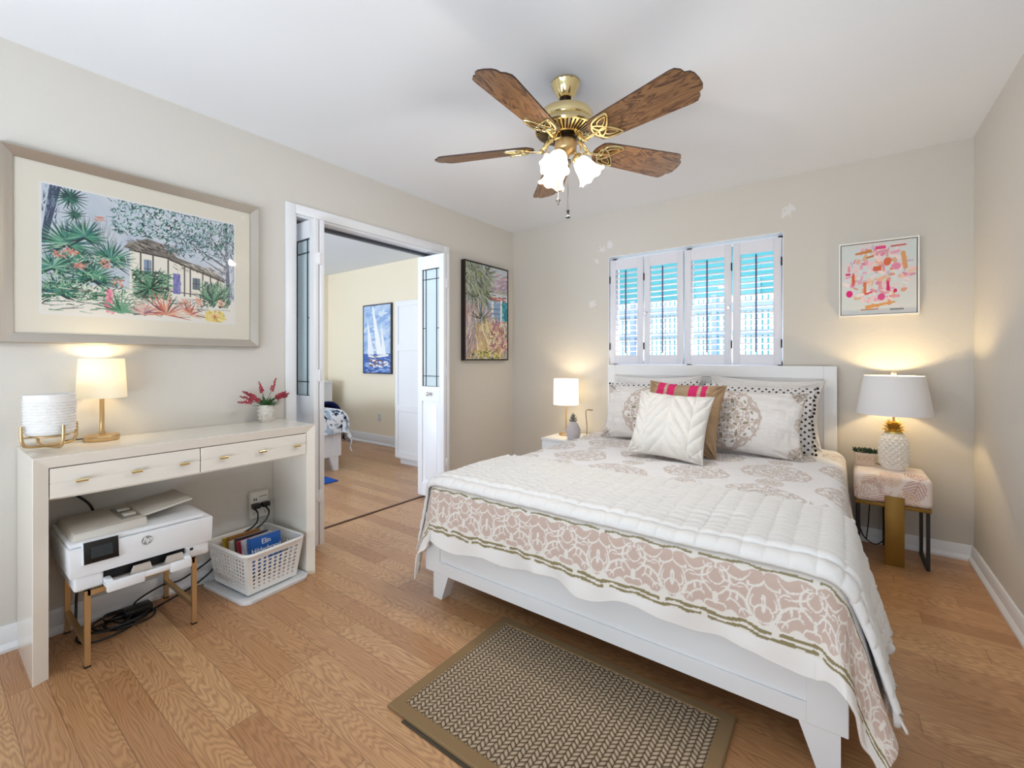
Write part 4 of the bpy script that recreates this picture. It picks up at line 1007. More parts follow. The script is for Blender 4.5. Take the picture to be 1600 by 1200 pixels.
def adapter():
    r = empty('adapter_pile', (-2.55, .60, 0), 'black power adapter and coiled cords lying on the floor under the printer', 'adapter')
    MB().box((-2.60, .565, .001), (-2.535, .665, .042), .006).build('adapter_brick', black_plastic, r)
    mb = MB(); rr = random.Random(2)
    for k in range(6):
        R_ = rr.uniform(.04, .075); cx, cy = -2.555+rr.uniform(-.04, .04), .56+rr.uniform(-.07, .07); ph = rr.uniform(0, 6)
        mb.tube([(cx+R_*math.cos(t), cy+1.25*R_*math.sin(t), .0045+.004*k*.9+.003*math.sin(3*t+ph)) for t in np.linspace(0, 2*PI, 25)[:-1]], .0042, 6, closed=True)
    mb.build('coiled_cord', black_plastic, r)
adapter()

# ================================================================== THE BED
BX0, BX1, BYF, BYH = -1.656, .017, 1.52, 3.59
def bed():
    r = empty('bed', ((BX0+BX1)/2, 2.55, 0), 'white panelled wooden queen bed frame with tall headboard under the window', 'bed')
    f = MB(); z0, z1 = .122, .40; st = .098
    f.box((BX0, BYF, z0), (BX0+st, BYF+.04, z1), .003).box((BX1-st, BYF, z0), (BX1, BYF+.04, z1), .003)
    f.box((BX0+st-.001, BYF, z0), (BX1-st+.001, BYF+.04, z0+.058), .002).box((BX0+st-.001, BYF, z1-.05), (BX1-st+.001, BYF+.04, z1), .002)
    f.box((BX0+st-.002, BYF+.009, z0+.05), (BX1-st+.002, BYF+.034, z1-.04))
    f.build('footboard', white_paint, r, 0)
    h = MB(); hx0, hx1, ht = -1.618, -.022, 1.113; hy = 3.575; hs = .062
    hs = .072
    h.box((hx0, hy, .10), (hx0+hs, hy+.045, ht), .003).box((hx1-hs, hy, .10), (hx1, hy+.045, ht), .003)
    h.box((hx0+hs, hy, ht-.085), (hx1-hs, hy+.045, ht), .002).box((hx0+hs, hy, .30), (hx1-hs, hy+.045, .50), .002).box((hx0+hs, hy+.010, .48), (hx1-hs, hy+.04, ht-.07))
    h.build('headboard', white_paint, r, 0)
    for x in (hx0+.02, hx1-.07): MB().box((x, hy+.002, 0), (x+.05, hy+.043, .12)).build('leg', white_paint, r, 0)
    for x in (BX0+.02, BX1-.055): MB().box((x, BYF+.04, .125), (x+.035, hy+.002, .32), .002).build('side_rail', white_paint, r)
    for sg, xo in ((1, BX0+.052), (-1, BX1-.018)):
        yy0, yy1 = BYF+.004, BYF+.064
        def P(x, y, z): return (xo+sg*x, y, z)
        v = [P(0, yy0, 0), P(.055, yy0, 0), P(.055, yy1, 0), P(0, yy1, 0), P(0, yy0, z0+.002), P(.100, yy0, z0+.002), P(.100, yy1, z0+.002), P(0, yy1, z0+.002)]
        MB().hexa(v).build('leg', white_paint, r, 0)
    MB().box((-.86, 2.5, 0), (-.80, 2.56, .26)).build('centre_support', black_metal, r, 0)
    sl = MB()
    for k in range(10): sl.box((BX0+.055, 1.66+k*.2, .25), (BX1-.055, 1.74+k*.2, .27))
    sl.build('slats', mat('pine_slat', 'c9a679', .7), r, 0)
bed()
MT = .545
tag(MB().box((-1.585, 1.575, .272), (-.055, 3.57, MT), .035, 3).build('mattress', fabric_plain), 'white mattress hidden under the medallion comforter on the bed frame', 'mattress')

# ---- comforter and coverlet share one draping rule
RX0, RX1, RYF, TOP = -1.555, -.06, 1.572, .585
def drape(U, V, top, R, seed, wave=.018, flare=.10):
    """cloth coordinates (metres on the flat cloth, world x / y) -> draped points"""
    du = np.where(U < RX0, U-RX0, np.where(U > RX1, U-RX1, 0.0)); dv = np.where(V < RYF, V-RYF, 0.0)
    r = np.hypot(du, dv); rs = np.maximum(r, 1e-9); nx, ny = du/rs, dv/rs
    q = R*PI/2; th = np.clip(r/R, 0, PI/2); over = np.maximum(r-q, 0)
    cn = np.abs(nx*ny)*2
    flare = flare+np.where(U > RX1, .16*np.abs(nx)*(1-smoothstep(2.3, 3.0, V))-.05*smoothstep(2.3, 3.0, V)+.10*cn, np.where(U < RX0, .09*(1-smoothstep(1.7, 2.4, V)), 0)+.05*cn)
    out = R*np.sin(th)+over*flare; down = R*(1-np.cos(th))+over*np.sqrt(1-flare**2)
    s = (np.clip(U, RX0, RX1)*1.0-np.clip(V, RYF, 9)*1.0)+np.arctan2(ny, nx)*.35
    corner = np.abs(nx*ny)*2
    wv = wave*np.sin(s*9+seed)*smoothstep(.1, .45, r)+wave*.6*np.sin(s*23+seed*2)*smoothstep(.15, .5, r)
    out = out+wv*(1+1.2*corner)
    X = np.clip(U, RX0, RX1)+nx*out; Y = np.maximum(V, RYF)+ny*out; Z = top-down
    # soft crown and rumples on top
    flat = 1-smoothstep(0, .15, r)
    Z = Z+flat*.012*fbm(U*5, V*5, seed+1)*2+.004*fbm(U*17+3, V*17, seed+5)*2
    ex = np.minimum(np.minimum(U-RX0, RX1-U), V-RYF); Z = Z-.012*(1-smoothstep(0, .25, ex))*flat
    return np.stack([X, Y, Z], -1)

def mandala(x, y, cx, cy, R, sq=1.0):
    """lace-like medallion: returns (taupe alpha, khaki alpha)"""
    dx, dy = (x-cx), (y-cy)*sq; r = np.hypot(dx, dy)/R; a = np.arctan2(dy, dx)
    edge = 1+.04*np.abs(np.sin(a*10))
    ins = (r < edge)
    pet = np.sin(a*8)*np.sin(r*PI*4.2+.4); pet2 = np.cos(a*16)*np.sin(r*PI*7.3); pet3 = np.cos(a*20+r*9)*np.cos(r*PI*9)
    lace = (pet+.7*pet2+.45*pet3)
    ring = (np.abs(r-.965) < .020) | (np.abs(r-.66) < .016) | (np.abs(r-.34) < .016)
    ta = ins & (((lace > .22) & (lace < 1.05)) | ring | ((r > .80) & (np.abs(lace) < .16)))
    kh = ins & (lace < -.62) & (r < .8)
    core = (r < .16) & (np.cos(a*6) > -.1)
    return (ta & ~core)*1.0, (kh | (core & ins))*1.0
def put(c, a, col): a = np.clip(a, 0, 1)[..., None]; return c*(1-a)+np.array(lin(col))*a
TAUPE, KHAKI, BLUSH, OLIVE, LINEN = 'bdaa9e', 'a3967c', 'cbb3a7', '8a7d56', 'f0f0f3'

def comforter():
    nu, nv = 900, 560
    uu = np.linspace(RX0-.46, RX1+.47, nu)
    vv = np.concatenate([np.linspace(RYF-.335, RYF+.04, 130, endpoint=False), np.linspace(RYF+.04, 3.53, nv-130)])
    U, V = np.meshgrid(uu, vv)
    P = drape(U, V, TOP, .085, 2.0)
    d = RYF-V                                              # distance over the foot edge
    hem = smoothstep(.27, .335, d)
    P[..., 1] += .010*np.sin(U*27+1.3*np.sin(U*7))*hem*(np.abs(U-(RX0+RX1)/2) < .9)
    P[..., 2] += .022*fbm(U*4, U*0+3, 8)*hem*2+.012*np.sin(U*19)*hem
    rr = np.hypot(np.where(U > RX1, U-RX1, np.where(U < RX0, RX0-U, 0)), np.maximum(d, 0))
    # keep the sheet off the floor at the corner tails
    P[..., 2] = np.maximum(P[..., 2], .055+.25*np.maximum(0, .055-P[..., 2])*0)
    c = np.ones(U.shape+(3,))*np.array(lin(LINEN))
    # medallion lattice, 0.44 m rows
    px_, py_ = .33, .46
    k = 0
    for j, cy in enumerate(np.arange(1.70, 3.6, py_/2)):
        for cx in np.arange(-2.25+(j % 2)*px_, .6, 2*px_):
            R = .155
            w_ = (np.abs(U-cx) < R*1.1) & (np.abs(V-cy) < R*1.1)
            if not w_.any(): continue
            ta, kh = mandala(U, V, cx, cy, R)
            c = put(c, ta*.62, TAUPE); c = put(c, kh*.55, KHAKI)
            # small motif between
            ta, kh = mandala(U, V, cx+px_, cy, .058)
            c = put(c, ta*.7, TAUPE); c = put(c, kh*.6, KHAKI)
    # border: white ground, stripes, damask
    band = ((d > .09) | (U < RX0-.24) | (U > RX1+.24))
    inb = d > .07
    c = put(c, inb*1.0, 'e8e2da')
    t = (d-.096)/.152                                       # 0 at top of damask, 1 at bottom
    inside = (t > 0) & (t < 1)
    pit = .262; x = ((U+5.03)/pit) % 1.0*2-1                 # -1..1
    ax = np.abs(x); yv = t
    def damask(ax, yv):
        # white scrolls on a blush ground, mirrored about the motif axis
        ax = ax+.018*np.sin(yv*13+ax*4); yv = yv+.015*np.sin(ax*12)
        def e(cx, cy, rx, ry): return np.sqrt(((ax-cx)/rx)**2+((yv-cy)/ry)**2)
        wl_ = np.zeros(ax.shape, bool)
        def arc(cx, cy, r, a0, a1, w0):
            dx, dy = ax-cx, yv-cy; q = np.hypot(dx, dy); an = np.degrees(np.arctan2(dy, dx)); an = np.where(an < a0, an+360, an)
            t = (an-a0)/(a1-a0); on = (t >= 0) & (t <= 1)
            return on & (np.abs(q-r) < w0*(.35+.65*np.sin(PI*np.clip(t, 0, 1))))
        for q in ((0, .62, .33, -75, 110, .026), (0, .80, .17, -85, 30, .022), (.20, .14, .20, 55, 215, .024), (0, .40, .13, 60, 180, .02), (.14, .60, .13, -60, 90, .02),
                  (1, .36, .30, 85, 250, .026), (1, .30, .17, 80, 260, .022), (.64, .98, .44, -178, -55, .026), (.66, 1.0, .29, -170, -70, .022), (.55, .02, .27, 15, 170, .024), (.56, .0, .42, 25, 110, .022),
                  (.80, .62, .14, 100, 300, .02), (.44, .46, .13, 160, 330, .02), (.38, .93, .12, 170, 360, .02), (.90, .95, .13, 180, 330, .02), (.80, .08, .10, 20, 190, .018)):
            wl_ |= arc(*q)
        wl_ |= (e(0, .60, .062, .16) < 1) & ~(e(0, .60, .024, .075) < 1)
        wl_ |= (e(1, .74, .055, .13) < 1) | (e(.52, .62, .028, .085) < 1) | (e(.30, .30, .030, .055) < 1) | (e(.72, .33, .026, .07) < 1) | (e(1, .10, .04, .07) < 1)
        edge = (yv > .955+.045*np.cos(ax*14)) | (yv < .035+.035*np.cos(ax*11+1))
        return ~wl_ & ~edge
    dm = damask(ax, yv) & inside
    c = put(c, dm*.95, BLUSH)
    wig = .0025*np.sin(U*60)+.002*np.sin(U*37+1)
    def dash(lo, hi, ph):
        s = ((U*3.1+ph) % 1.0)
        return (d > lo+wig) & (d < hi+wig+.002*np.sin(U*90)) & (s > .06)
    c = put(c, dash(.084, .092, .2)*.9, OLIVE); c = put(c, dash(.255, .265, .5)*.95, OLIVE); c = put(c, dash(.272, .281, .1)*.95, OLIVE)
    c = put(c, (d > .285)*.6, 'efeceb')
    grid = grid_mesh('comforter', P, c, fabric_white, None, thick=.008)
    # hem: small buttons along the foot edge
    tag(grid, 'white comforter with taupe medallions and blush damask foot border, spread over the bed', 'comforter')
    return grid
comforter()

def coverlet():
    nu, nv = 640, 230
    u0, u1, v0, v1 = RX0-.42, RX1+.43, RYF-.088, RYF+.50
    uu = np.linspace(u0, u1, nu); ss = np.linspace(0, 1, nv)
    U, S = np.meshgrid(uu, ss)
    skew = .02*np.sin(U*2.1)+.015*fbm(U*3, U*0, 4)*2
    V = v0+S*(v1-v0)+S*skew
    def lay(U, V, off, quilt):
        e = .002
        A = drape(U, V, TOP+off, .085+off, 2.0, .010); B = drape(U+e, V, TOP+off, .085+off, 2.0, .010); D = drape(U, V+e, TOP+off, .085+off, 2.0, .010)
        n = np.cross(B-A, D-A); n /= np.maximum(np.linalg.norm(n, axis=-1, keepdims=True), 1e-9)
        return A+n*quilt[..., None]
    cu, cv = .064, .0385
    fu = np.abs(np.sin(PI*(U-u0)/cu)); W_ = np.maximum(V-(v0+.060), 0)
    fv = np.where(V < v0+.060, np.abs(np.sin(PI*np.clip((V-v0)/.060, 0, 1))), np.abs(np.sin(PI*W_/cv)))
    puff = .0185*(np.power(fv, .38)*(.42+.58*np.power(fu, .25)))+.0015*fbm(U*60, V*60, 3)
    P = lay(U, V, .012, puff)
    r = empty('quilted_coverlet', (-.8, 1.8, TOP), 'white quilted coverlet with ruffled edges folded across the foot of the bed', 'coverlet')
    grid_mesh('quilted_cloth', P, None, quilt_fab, r, thick=.009)
    # ruffles: along the back edge and both side hems
    def ruffle(Uc, Vc, du, dv, wdt, seed, n):
        k = 7; T = np.linspace(0, 1, k)[:, None]
        ph = np.cumsum(np.random.default_rng(seed).uniform(.45, 1.0, n))
        amp = (.003+.012*T)*(.6+.4*np.sin(ph*.37))
        Uq = Uc[None]+du*T*wdt*(1+.22*np.sin(ph*1.3)[None]); Vq = Vc[None]+dv*T*wdt*(1+.22*np.sin(ph*1.3)[None])
        return lay(Uq, Vq, .014, amp*(.25+np.sin(ph)[None]))
    n = 420
    ue = np.linspace(u0, u1, n); vb = v1+.02*np.sin(ue*2.1)+.015*fbm(ue*3, ue*0, 4)*2-.004
    grid_mesh('ruffle', ruffle(ue, vb, 0, 1, .040, 1, n), None, quilt_fab, r, thick=.0015)
    n = 130; ve = np.linspace(v0, v1, n)
    grid_mesh('ruffle', ruffle(np.full(n, u1-.004), ve, 1, 0, .045, 2, n), None, quilt_fab, r, thick=.0015)
    grid_mesh('ruffle', ruffle(np.full(n, u0+.004), ve, -1, 0, .045, 3, n), None, quilt_fab, r, thick=.0015)
coverlet()

# ------------------------------------------------------------------ pillows
def pillow_pts(w, h, t, nu, nv, seed, pinch=.07, ears=.0, wr=.006, relief=None, pw=2.4):
    u = np.linspace(-1, 1, nu); v = np.linspace(-1, 1, nv); U, V = np.meshgrid(u, v)
    X = U*w/2*(1-pinch*(1-V**2)*np.abs(U)**2); Y = V*h/2*(1-pinch*(1-U**2)*np.abs(V)**2)
    prof = np.power(np.clip((1-np.abs(U)**pw)*(1-np.abs(V)**pw), 0, 1), .52)
    cr = np.exp(-((1-np.abs(U))**2+(1-np.abs(V))**2)/.10)
    wrk = wr*(fbm(X*16+seed, Y*7, seed)*1.6+fbm(X*5, Y*24+seed, seed+3)*1.8*(.4+np.abs(U)))*(prof > 0)*np.minimum(prof*2, 1)
    wrk += wr*1.1*cr*np.sin((np.abs(U)+np.abs(V))*0+np.arctan2(1-np.abs(V)+.02, 1-np.abs(U)+.02)*14)*np.minimum(prof*3, 1)
    Zf = t/2*prof+wrk; Zb = -t/2*prof
    if relief is not None: Zf = Zf+relief(U, V, X, Y)*np.minimum(prof*2.5, 1)
    return U, V, np.stack([X, Y, Zf], -1), np.stack([X, Y, Zb], -1)
def place_M(cx, cy, z, yaw, tilt, roll, h):
    up = Vector((0, math.sin(tilt), math.cos(tilt))); R = Matrix.Rotation(yaw, 4, 'Z') @ Matrix(((1, 0, 0, 0), (0, up.y, -up.z, 0), (0, up.z, up.y, 0), (0, 0, 0, 1)))
    return Matrix.Translation((cx, cy, z)) @ R @ Matrix.Rotation(roll, 4, 'Z') @ Matrix.Translation((0, h/2, 0))
def pillow(name, w, h, t, loc, yaw, tilt, roll, seed, painter, m, label, parent=None, nu=110, nv=84, group=None, **kw):
    U, V, F, B = pillow_pts(w, h, t, nu, nv, seed, **kw)
    c = None if painter is None else painter(U, V, F[..., 0], F[..., 1])
    A = np.array(place_M(*loc, math.radians(yaw), math.radians(tilt), math.radians(roll), h))
    tr_ = lambda P: P @ A[:3, :3].T+A[:3, 3]
    r = empty(name, Matrix(A.tolist()).translation, label, 'pillow', group) if parent is None else parent
    o = grid_mesh('pillow_cover', tr_(F), c, m, r, two=tr_(B))
    return r, A
def flat(col): return lambda U, V, X, Y: np.ones(U.shape+(3,))*np.array(lin(col))
ZB = TOP+.006
G = 'bed pillows against the headboard'
pillow('bed_pillow', .70, .46, .14, (-1.17, 3.375, ZB), 0, 17, 1, 1, None, fabric_plain, 'plain white pillow against the headboard, on the small-lamp side', group=G, wr=.016, pinch=.10)
pillow('bed_pillow', .70, .46, .14, (-.445, 3.375, ZB), 0, 17, -2, 2, None, fabric_plain, 'plain white pillow against the headboard, on the pineapple-lamp side', group=G, wr=.016, pinch=.10)
def dots(U, V, X, Y):
    c = np.ones(U.shape+(3,))*np.array(lin('ecebec')); s = .040
    for oy, ox in ((0, 0), (s/2, s/2)):
        d = np.hypot((X+ox) % s-s/2, (Y+oy) % s-s/2); c = put(c, (d < .0068)*1.0, '17181f')
    return c
def dotted(loc, yaw, tilt, roll, seed, label, right):
    r, A = pillow('polka_dot_pillow', .66, .42, .11, loc, yaw, tilt, roll, seed, dots, fabric_white, label, nu=170, nv=100, group=G)
    pm = MB(); rr = random.Random(seed)
    for k in range(17):
        f = -.97+1.94*k/16; X_ = (1 if right else -1)*(.33*(1-.07*(1-f*f))+.008+rr.uniform(-.006, .006)); Y_ = f*.21
        p = Vector((Matrix(A.tolist()) @ Vector((X_, Y_, rr.uniform(-.012, .012)))))
        pm.sph(p, .0078, 7)
    pm.build('pom_pom_trim', mat('black_pompom', '131318', .9), r, 60)
dotted((-1.13, 3.215, ZB), 0, 20, 3, 4, 'white pillow with black polka dots, mostly hidden behind the medallion sham by the small lamp', False)
dotted((-.458, 3.185, ZB), 0, 20, -1, 5, 'white polka-dot pillow with black pom-pom edge, behind the medallion sham nearest the pineapple lamp', True)
def sham_paint(mx):
    def f(U, V, X, Y):
        c = np.ones(U.shape+(3,))*np.array(lin('e6e2df'))
        for cx, cy, R in ((mx, -.005, .185), (mx+.40, 0, .052), (mx-.40, 0, .052), (.34, .20, .085), (.34, -.20, .085), (-.34, .20, .085), (-.34, -.20, .085)):
            ta, kh = mandala(X, Y, cx, cy, R); c = put(c, ta*.8, TAUPE); c = put(c, kh*.85, '8f8368')
        return c
    return f
pillow('medallion_sham', .65, .41, .15, (-1.10, 3.035, ZB), 0, 22, 1, 7, sham_paint(.03), fabric_white, 'white sham with taupe medallion beside the small white lamp, half behind the ivory cushion', nu=260, nv=160, group=G, wr=.020, pinch=.09)
pillow('medallion_sham', .67, .41, .15, (-.50, 2.945, ZB), 0, 22, -2, 8, sham_paint(-.07), fabric_white, 'white sham with large taupe medallion, nearest the pineapple lamp', nu=260, nv=160, group=G, wr=.022, pinch=.09)
def taupe_paint(U, V, X, Y):
    c = np.ones(U.shape+(3,))*np.array(lin('ae9274'))
    c = put(c, (np.abs(X+.02) < .165)*1.0, 'b9a288')
    for a, b in ((-.165, -.118), (-.098, -.05), (.035, .085), (.105, .135)):
        c = put(c, ((X > a) & (X < b) & (V > -.7))*1.0, 'd6386f')
    x = X+.008
    zig = (np.abs(((np.abs(x)*1.6+np.abs((Y % .09)-.045)) % .018)-.009) < .003) & (np.abs(x) < .04)
    c = put(c, zig*.8, '7f6850')
    for a in (-.108, .095): c = put(c, ((np.abs(X-a) < .008) & ((Y % .02) < .010))*.6, 'e3c3b8')
    return c
pillow('striped_cushion', .47, .46, .15, (-.805, 2.735, ZB), 0, 24, -2.5, 10, taupe_paint, fabric_white, 'taupe square cushion with hot-pink stripes in the middle of the pillow pile', nu=150, nv=120, wr=.018, pinch=.09)
def knit_relief(U, V, X, Y):
    # basket-weave cables running in zigzags
    s = .130
    col_ = np.floor(X/s); fx = X/s-col_; sg = np.where(col_ % 2 == 0, 1, -1)
    dgl = (Y+sg*X*1.25+.02*np.sin(col_*2.3))/.088; rid = np.power(np.abs(np.sin(PI*dgl)), .7)
    pl = np.power(np.abs(np.sin(PI*fx)), .35)
    return .024*rid*pl*(.75+.5*fbm(X*14, Y*14, 3))-.009
pillow('knit_cushion', .435, .405, .15, (-.815, 2.545, ZB), 0, 26, -3, 12, None, fabric_knit, 'ivory cable-knit square cushion at the very front of the pillow pile', nu=210, nv=200, relief=knit_relief, wr=.010, pinch=.085)

# ================================================================== RUG
def rug():
    x0, x1, y0, y1 = -1.214, -.270, .945, 1.578
    r = empty('braided_rug', ((x0+x1)/2, (y0+y1)/2, 0), 'small tan woven sisal rug with brown cloth border at the foot of the bed', 'rug')
    m = mat('sisal_weave', 'b39d7c', .95, 0, .1)
    co = N(m, 'ShaderNodeTexCoord').outputs['Object']; sp = N(m, 'ShaderNodeSeparateXYZ'); L(m, co, sp.inputs[0])
    # herringbone cords: columns of slanting stitches
    cw_, sl_ = .0185, .0175
    colx = math_n(m, 'DIVIDE', sp.outputs[0], cw_); ci = math_n(m, 'FLOOR', colx); fx = math_n(m, 'FRACT', colx)
    sgn = math_n(m, 'SUBTRACT', math_n(m, 'MULTIPLY', math_n(m, 'MODULO', math_n(m, 'ABSOLUTE', ci), 2.0), 2.0), 1.0)
    ph = math_n(m, 'ADD', math_n(m, 'DIVIDE', sp.outputs[1], sl_), math_n(m, 'MULTIPLY', math_n(m, 'MULTIPLY', sgn, fx), .75))
    a = math_n(m, 'ABSOLUTE', math_n(m, 'SINE', math_n(m, 'MULTIPLY', ph, PI)))
    b = math_n(m, 'ABSOLUTE', math_n(m, 'SINE', math_n(m, 'MULTIPLY', fx, PI)))
    hgt = math_n(m, 'MULTIPLY', math_n(m, 'POWER', a, .7), math_n(m, 'POWER', b, .45))
    nz = N(m, 'ShaderNodeTexNoise'); nz.inputs['Scale'].default_value = 120; L(m, co, nz.inputs['Vector'])
    c1 = ramp(m, hgt, [(.18, lin('3c2f22')), (.45, lin('94806a')), (.9, lin('c4b29a'))])
    L(m, mixc(m, math_n(m, 'MULTIPLY', nz.outputs[0], .35), c1, lin('85725c')), bsdf(m).inputs['Base Color'])
    bp = N(m, 'ShaderNodeBump'); bp.inputs['Strength'].default_value = .9; bp.inputs['Distance'].default_value = .004; L(m, hgt, bp.inputs['Height']); L(m, bp.outputs[0], bsdf(m).inputs['Normal'])
    bw = .042
    MB().box((x0+.01, y0+.01, .003), (x1-.01, y1-.01, .011)).build('woven_field', m, r, 0)
    bd = add_bump(mat('brown_binding', '8d7454', .9, 0, .1), 300, .2, .001)
    mb = MB(); frame_ring(mb, x1-x0, y1-y0, bw, [(0, .003), (0, .010), (.004, .0135), (bw-.004, .0135), (bw, .0115), (bw, .003)], Matrix.Translation((x0, y0, 0)))
    mb.build('cloth_border', bd, r, 20)
rug()
tag(MB().box((-1.13, .933, .0005), (-.42, 1.52, .0028)).build('rug_pad', mat('dark_mesh_pad', '4d4334', .95)), 'thin dark non-slip mesh pad peeking from under the sisal rug', 'rug pad')

# ================================================================== CEILING FAN
def fan():
    cx, cy = -1.026, 1.806
    r = empty('ceiling_fan', (cx, cy, H), 'brass ceiling fan with five walnut blades and three lit tulip shades', 'ceiling fan')
    B = lambda prof, name, m=brass, n=48, sm=35: MB().lathe(prof, (cx, cy, 0), n).build(name, m, r, sm)
    B([(0, H), (.066, H), (.067, H-.008), (.064, H-.012), (.058, H-.030), (.046, H-.052), (.036, H-.066), (.030, H-.072), (0, H-.072)], 'canopy')
    MB().sph((cx, cy, H-.070), .027, 16).build('ball_joint', dark_bronze, r, 60)
    MB().cyl((cx, cy, H-.150), (cx, cy, H-.08), .013, n=16).build('downrod', brass, r)
    zt = 2.314
    B([(0, zt), (.028, zt), (.050, zt-.004), (.096, zt-.010), (.119, zt-.022), (.125, zt-.034), (.125, zt-.060), (.121, zt-.066), (.127, zt-.072), (.133, zt-.080)], 'motor_housing')
    B([(.133, zt-.080), (.141, zt-.092), (.142, zt-.100), (.138, zt-.107), (.072, zt-.128), (.060, zt-.128)], 'vent_ring')
    vt = MB()
    for k in range(44):
        a = 2*PI*k/44; M = Matrix.Translation((cx, cy, 0)) @ Matrix.Rotation(a, 4, 'Z') @ Matrix.Translation((.106, 0, zt-.1172)) @ Matrix.Rotation(math.atan2(.021, .066), 4, 'Y').inverted()
        vt.box((-.026, -.0034, -.0012), (.026, .0034, .0022), M=M)
    vt.build('vent_slots', dark_bronze, r, 0)
    B([(.060, zt-.122), (.060, zt-.140), (.050, zt-.146), (0, zt-.146)], 'flywheel', dark_bronze)
    B([(0, zt-.145), (.047, zt-.145), (.050, zt-.150), (.050, zt-.186), (.046, zt-.192), (.036, zt-.205), (.018, zt-.214), (.012, zt-.226), (0, zt-.230)], 'switch_housing', gold)
    zb = 2.135
    # blades with leaf-shaped irons
    half = [(.175, .060), (.20, .068), (.30, .075), (.45, .083), (.575, .090), (.596, .088), (.612, .072), (.617, .054), (.634, .046), (.642, .030), (.645, 0)]
    outl = half+[(x, -y) for x, y in half[-2::-1]]+[(.160, -.036), (.152, -.018), (.150, 0), (.152, .018), (.160, .036)]
    rim = mat('blade_edge', '3a2112', .4)
    first = None
    for k in range(5):
        a = math.radians(-14+72*k)
        T = Matrix.Translation((cx, cy, 0)) @ Matrix.Rotation(a, 4, 'Z')
        Mb = Matrix.Translation((0, 0, zb+.012)) @ Matrix.Rotation(math.radians(-15), 4, 'X')
        me = bpy.data.meshes.new('fan_blade')
        bm = bmesh.new(); lo = [bm.verts.new((x, y, -.003)) for x, y in outl]; hi = [bm.verts.new((x, y, .003)) for x, y in outl]; n = len(outl)
        bm.faces.new(lo[::-1]); bm.faces.new(hi)
        for i in range(n):
            f = bm.faces.new((lo[i], lo[(i+1) % n], hi[(i+1) % n], hi[i])); f.material_index = 1
        bmesh.ops.recalc_face_normals(bm, faces=bm.faces); bm.to_mesh(me); bm.free(); me.materials.append(walnut); me.materials.append(rim)
        bl = bpy.data.objects.new('fan_blade', me); C.objects.link(bl); bl.matrix_world = T @ Mb; bl.parent = r; bl.matrix_parent_inverse = wloc(r).inverted()
        ir = MB()
        def loop(pts, rad=.006):
            ir.tube([T @ Mb @ Vector((x, y, -.0055)) for x, y in pts], rad, 6, closed=True)
        def leafp(cx_, cy_, ln, wd, ang):
            o = []
            for t in np.linspace(0, 2*PI, 21)[:-1]:
                u = math.cos(t); v = math.sin(t)*(1-.55*u)
                x, y = ln/2*u, wd/2*v; o.append((cx_+x*math.cos(ang)-y*math.sin(ang), cy_+x*math.sin(ang)+y*math.cos(ang)))
            return o
        loop(leafp(.235, .036, .100, .056, .48)); loop(leafp(.235, -.036, .100, .056, -.48)); loop(leafp(.203, 0, .062, .060, 0)); loop(leafp(.238, .036, .056, .024, .48), .004); loop(leafp(.238, -.036, .056, .024, -.48), .004)
        arm = [T @ Vector(p) for p in ((.055, 0, zt-.133), (.085, 0, zt-.142), (.12, 0, zb-.004), (.16, 0, zb+.002), (.195, 0, zb+.006))]
        ir.tube(arm, [.008, .008, .0075, .007, .006], 8)
        ir.tube([T @ Vector(p) for p in ((.08, .012, zt-.139), (.10, .024, zb+.004), (.115, .014, zb-.004), (.105, 0, zb-.002))], .0038, 6)
        ir.tube([T @ Vector(p) for p in ((.08, -.012, zt-.139), (.10, -.024, zb+.004), (.115, -.014, zb-.004), (.105, 0, zb-.002))], .0038, 6)
        ir.build('blade_iron', brass, r, 60)
    # light kit
    zn = zt-.205
    for k, a in enumerate((-85, 35, 155)):
        A = math.radians(a); d = Vector((math.cos(A), math.sin(A), 0)); c = Vector((cx, cy, zn))
        pitch = math.radians(52); ax = (d*math.cos(pitch)+Vector((0, 0, -math.sin(pitch)))).normalized()
        neck = c+d*.052+Vector((0, 0, -.018))
        MB().tube([c+d*.03+Vector((0, 0, .012)), c+d*.045+Vector((0, 0, .004)), neck], .008, 8).lathe([(0, -.012), (.020, -.010), (.027, 0), (.027, .012), (.024, .016), (0, .016)], neck, 20, ax.to_track_quat('Z', 'Y').to_matrix().to_4x4()).build('lamp_arm', brass, r, 50)
        prof = [(.025, .010), (.033, .020), (.041, .040), (.045, .062), (.049, .084), (.057, .104), (.066, .116)]
        prof = prof+[(q-.0028, z-.0015) for q, z in prof[::-1]]
        def wv(i, an, rad, z):
            j = min(i, 13-i); t = max(0, j-3)/3
            return rad*(1+.07*t*math.sin(an*8)), z-.009*t*(.5-.5*math.cos(an*8))
        Mx = ax.to_track_quat('Z', 'Y').to_matrix().to_4x4()
        sh = MB().lathe(prof, neck, 64, Mx, wv).build('tulip_shade', tulip_glass, r, 70)
        bp = neck+ax*.062
        MB().sph(bp, .021, 14).build('bulb', bulb_glow, r, 60)
        point('fan_bulb_light', neck+ax*.105, 9.5, (1, .93, .84), .03)
    # pull chains
    for (dx, dy, z1, tip) in ((-.030, -.016, 1.905, 0), (.002, -.030, 1.845, 1)):
        x, y = cx+dx, cy+dy
        if tip: x, y = cx+.012, cy+.0
        MB().cyl((x, y, z1), (x, y, zt-.20), .0016, n=6).build('pull_chain', mat('chain_steel', '6d6a68', .35, .9), r)
        if tip: MB().lathe([(0, 0), (.010, 0), (.011, .004), (.006, .010), (.005, .026), (.008, .034), (0, .036)], (x, y, z1-.034), 16).build('chain_fob', black_plastic, r, 40)
        else: MB().lathe([(0, 0), (.003, .002), (.005, .014), (.011, .022), (.011, .026), (.004, .030), (0, .032)], (x, y, z1-.032), 16).build('chain_fob', mat('pewter', '77736c', .35, .8), r, 40)
fan()

